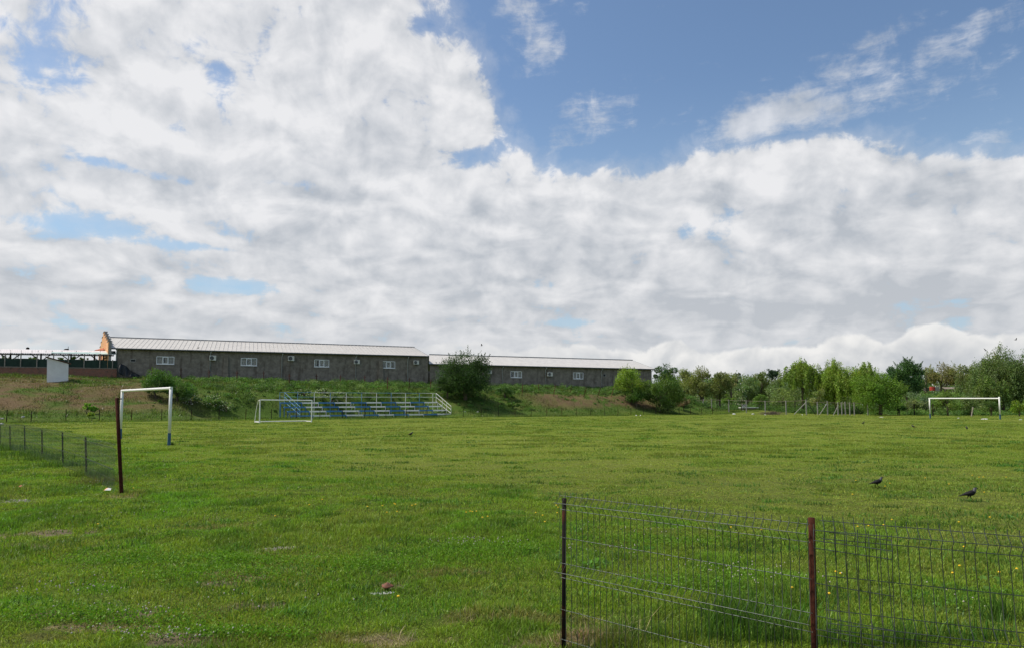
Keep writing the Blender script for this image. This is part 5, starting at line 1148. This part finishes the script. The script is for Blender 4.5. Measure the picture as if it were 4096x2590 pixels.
for i in range(800):
    px = RNG.uniform(2640, 4500); Yv = RNG.uniform(165, 215); p = at(px, 1530, Yv); top = at(px, RNG.uniform(1484, 1545), Yv)[2]; sz = RNG.uniform(2., 4.); m = 150; u_ = sph(m)
    if 3690 < px < 3850 and Yv < 185: continue
    parts.append(leafcloud(np.array((p[0], p[1], max(.5, top-sz)))+u_*sz*RNG.uniform(.5, 1, (m, 1)), .42, np.array(((.06, .11, .035), (.085, .12, .04), (.10, .13, .045))[RNG.integers(3)])*RNG.uniform(.8, 1.2)))
o = leafmesh('distant_wood', parts, M_leaf); tag(o, 'distant wood filling the gaps behind the right hand trees', 'wood', kind='stuff')
parts = []
for i in range(900):
    px = RNG.uniform(2600, 5200); Yv = RNG.uniform(230, 330); p = at(px, 1560, Yv); top = at(px, RNG.uniform(1535, 1585), Yv)[2]; sz = RNG.uniform(3., 6.); m = 60; u_ = sph(m)
    parts.append(leafcloud(np.array((p[0], p[1], max(.5, top-sz)))+u_*sz*RNG.uniform(.5, 1, (m, 1)), .9, np.array((.06, .10, .04))*RNG.uniform(.8, 1.2)))
o = leafmesh('far_treeline', parts, M_leaf); tag(o, 'far treeline on the horizon', 'wood', kind='stuff')

# ------------------------------------------------------------------ taller grass, clover and dandelions
def clump(px, py, rx, ry, n, hgt, wd, col, name, label, lean=.45, jit=.3):
    g = ground_at(px, py); a = RNG.normal(size=(n, 2))*np.array((rx, ry)); x_, y_ = g[0]+a[:, 0], g[1]+a[:, 1]; hh = hgt*RNG.uniform(.35, 1.2, n)
    return blades(name, x_, y_, hh, wd*RNG.uniform(.6, 1.4, n), np.tile(np.array(col), (n, 1)), M_grass, label, True, lean, jit=jit)
X_, Y_, H_, W_, C_ = [], [], [], [], []
def addcl(px, py, rx, ry, n, hgt, wd, col):
    g = ground_at(px, py); a = RNG.normal(size=(n, 2))*np.array((rx, ry)); X_.append(g[0]+a[:, 0]); Y_.append(np.maximum(g[1]+a[:, 1], 3.2)); H_.append(hgt*RNG.uniform(.35, 1.2, n)); W_.append(wd*RNG.uniform(.6, 1.4, n)); C_.append(np.tile(np.array(col), (n, 1)))
TG = (.085, .170, .030)
for a in ((2950, 2500, .14, .10, 420, .34, .006, TG), (2870, 2560, .12, .06, 200, .28, .006, TG), (3080, 2560, .12, .06, 260, .26, .006, TG), (2560, 2565, .25, .06, 260, .20, .005, TG), (3330, 2580, .15, .06, 260, .22, .006, TG), (3600, 2570, .14, .06, 260, .22, .006, TG), (4000, 2480, .08, .06, 160, .28, .006, TG), (2450, 2580, .15, .05, 220, .18, .005, (.16, .18, .05)), (3250, 2400, .25, .15, 260, .18, .005, TG), (3880, 2560, .2, .06, 260, .2, .006, TG),
    (353, 1905, .3, .2, 700, .22, .008, (.11, .17, .04)), (420, 1930, .3, .25, 700, .2, .008, (.16, .17, .06)), (259, 1865, .4, .3, 600, .22, .01, (.09, .17, .03)), (176, 1838, .4, .3, 600, .24, .01, (.09, .16, .03)), (106, 1822, .5, .3, 600, .24, .01, (.08, .15, .03)), (47, 1800, .5, .3, 600, .25, .01, (.08, .15, .03)), (0, 1790, .6, .3, 500, .25, .01, (.08, .15, .03)), (490, 1968, .05, .04, 90, .14, .006, (.12, .16, .04)), (686, 1779, .12, .05, 150, .16, .012, (.05, .10, .02)),
    (3700, 2100, .3, .15, 300, .10, .006, (.05, .12, .02)), (2960, 2200, .3, .12, 300, .10, .006, (.05, .12, .02))): addcl(*a)
blades('tall_grass', np.concatenate(X_), np.concatenate(Y_), np.concatenate(H_), np.concatenate(W_), np.concatenate(C_), M_grass, 'tall grass growing up along the wire fences', True, .38)
X_, Y_, H_, W_, C_ = [], [], [], [], []
addcl(2330, 2566, .10, .05, 520, .13, .004, (.36, .25, .16)); addcl(2290, 2585, .12, .04, 260, .09, .004, (.36, .28, .17)); addcl(2480, 2545, .12, .05, 90, .22, .003, (.38, .32, .18)); addcl(2400, 2560, .2, .06, 260, .08, .004, (.33, .27, .14))
for px, py in ((1080, 2130), (590, 2280), (1030, 2220), (1600, 2560), (860, 2080), (1180, 2290), (2070, 2560), (1850, 2480), (430, 1955), (340, 2265), (830, 2080)): addcl(px, py, .10, .05, 22, .10, .0045, (.38, .33, .20))
blades('dry_grass', np.concatenate(X_), np.concatenate(Y_), np.concatenate(H_), np.concatenate(W_), np.concatenate(C_), M_flower, 'pale dead grass stalks at the foot of the fence post', True, 1.1)
# broad leaved weeds
parts = []
for px, py, n_, sz in ((2395, 2262, 26, .05), (2370, 2270, 20, .05), (3780, 2440, 14, .04), (3990, 2370, 12, .05), (3950, 2330, 10, .05), (3830, 2420, 10, .04)):
    g = ground_at(px, py); d_ = sph(n_); d_[:, 2] = np.abs(d_[:, 2])*.5+.2; parts.append(leafcloud(g+d_*np.array((.12, .08, .10)), sz, np.array((.075, .150, .025)), .2))
o = leafmesh('broad_leaf_weed', parts, M_leaf); tag(o, 'broad leaved weeds seen through the wire fence', 'weeds', kind='stuff')
# clover: leaflets plus white heads
X_ = []
for px, py, rx, ry, n_ in ((2620, 2170, 1.2, .35, 3000), (1900, 2210, .9, .4, 3000), (820, 2300, .9, .35, 2600), (330, 2480, .9, .2, 3000), (900, 2555, .6, .1, 2200), (1010, 2250, .7, .2, 2000), (500, 2250, .8, .3, 2000), (2800, 2350, .7, .3, 2200), (1500, 2270, .7, .3, 1800)):
    g = ground_at(px, py); a = RNG.normal(size=(n_, 2))*np.array((rx, ry))*.6; x_, y_ = g[0]+a[:, 0], g[1]+a[:, 1]; X_.append(np.stack((x_, y_, terr(x_, y_)+RNG.uniform(.03, .085, n_)), 1))
pts = np.concatenate(X_); o = leafmesh('clover', [leafcloud(pts, .019, np.array((.075, .155, .012)), .25)], M_leaf); tag(o, 'patches of low clover in the near lawn', 'clover', kind='stuff')
X_ = []
for px, py, rx, ry, n_ in ((1880, 2185, .55, .20, 55), (1700, 2000, .7, .5, 10), (2620, 2150, .9, .5, 26), (2950, 2300, .55, .35, 40), (250, 2390, .5, .25, 34), (700, 2570, .5, .08, 50), (480, 2470, .5, .12, 26), (430, 2080, .9, .4, 16), (1000, 2400, .8, .25, 14), (3050, 2350, .5, .3, 22), (3900, 2430, .3, .3, 6), (2350, 2220, .6, .3, 18), (380, 1940, .5, .15, 10)):
    g = ground_at(px, py); a = RNG.normal(size=(n_, 2))*np.array((rx, ry))*.6; x_, y_ = g[0]+a[:, 0], g[1]+a[:, 1]; X_.append(np.stack((x_, y_, terr(x_, y_)+RNG.uniform(.06, .11, n_)), 1))
pts = np.concatenate(X_); m = MB()
for p in pts:
    r_ = RNG.uniform(.004, .0075); m.tube([p-(0, 0, r_), p-(0, 0, r_*.2), p+(0, 0, r_*.5), p+(0, 0, r_)], [r_*.4, r_, r_*.9, r_*.3], 6)
tag(m.build('clover_flowers', M_clov), 'white clover flower heads dotted through the lawn', 'flowers', kind='stuff')
DL = [(1577, 2033), (1581, 2036), (1530, 2042), (1648, 2041), (1662, 2037), (1588, 2067), (1547, 2070), (1289, 2016), (1237, 2038), (1865, 2070), (1881, 2066), (1890, 2068), (1906, 2066), (1930, 2092), (1951, 2088), (2143, 2072), (2171, 2083), (2226, 2041), (2234, 2049), (2229, 2072), (2180, 2110), (1593, 2424), (391, 2119), (3046, 2144), (2925, 2133), (3169, 2388), (3345, 2320), (3364, 2328), (3318, 2413), (3837, 2111), (3961, 2091), (3840, 2295), (3812, 2325), (3857, 2215), (3999, 2322), (4069, 2308), (3432, 2130), (3475, 2127), (3569, 2101), (3535, 2123), (3424, 1936), (3560, 1948), (3541, 1960), (3702, 1925), (3934, 1921), (3917, 1922), (4026, 1922), (3938, 1985), (3797, 1951), (3890, 1914), (3411, 1994), (1100, 2085), (533, 1968), (1470, 2046)]
proto = None
for i, (px, py) in enumerate(DL):
    g = ground_at(px, py); s_ = 1.0 if py > 2060 else 1.15; h = .085
    if proto is None:
        R = thing('dandelion', 'small yellow dandelion head on a short stem in the near grass', 'dandelion', g, 'dandelions in the near grass')
        m = MB(); m.tube([g, g+(0, 0, h)], .0018, 4); m.build('stem', M_stem, R); m = MB(); m.tube([g+(0, 0, h-.004), g+(0, 0, h+.003), g+(0, 0, h+.008), g+(0, 0, h+.013)], [.005, .0135, .013, .005], 9); m.build('flower_head', M_yellow, R); proto = R
    else:
        R = proto.copy(); C.objects.link(R); R.location = tuple(g)
        for ch in proto.children:
            c_ = ch.copy(); C.objects.link(c_); c_.parent = R
    R.scale = (s_, s_, 1.)
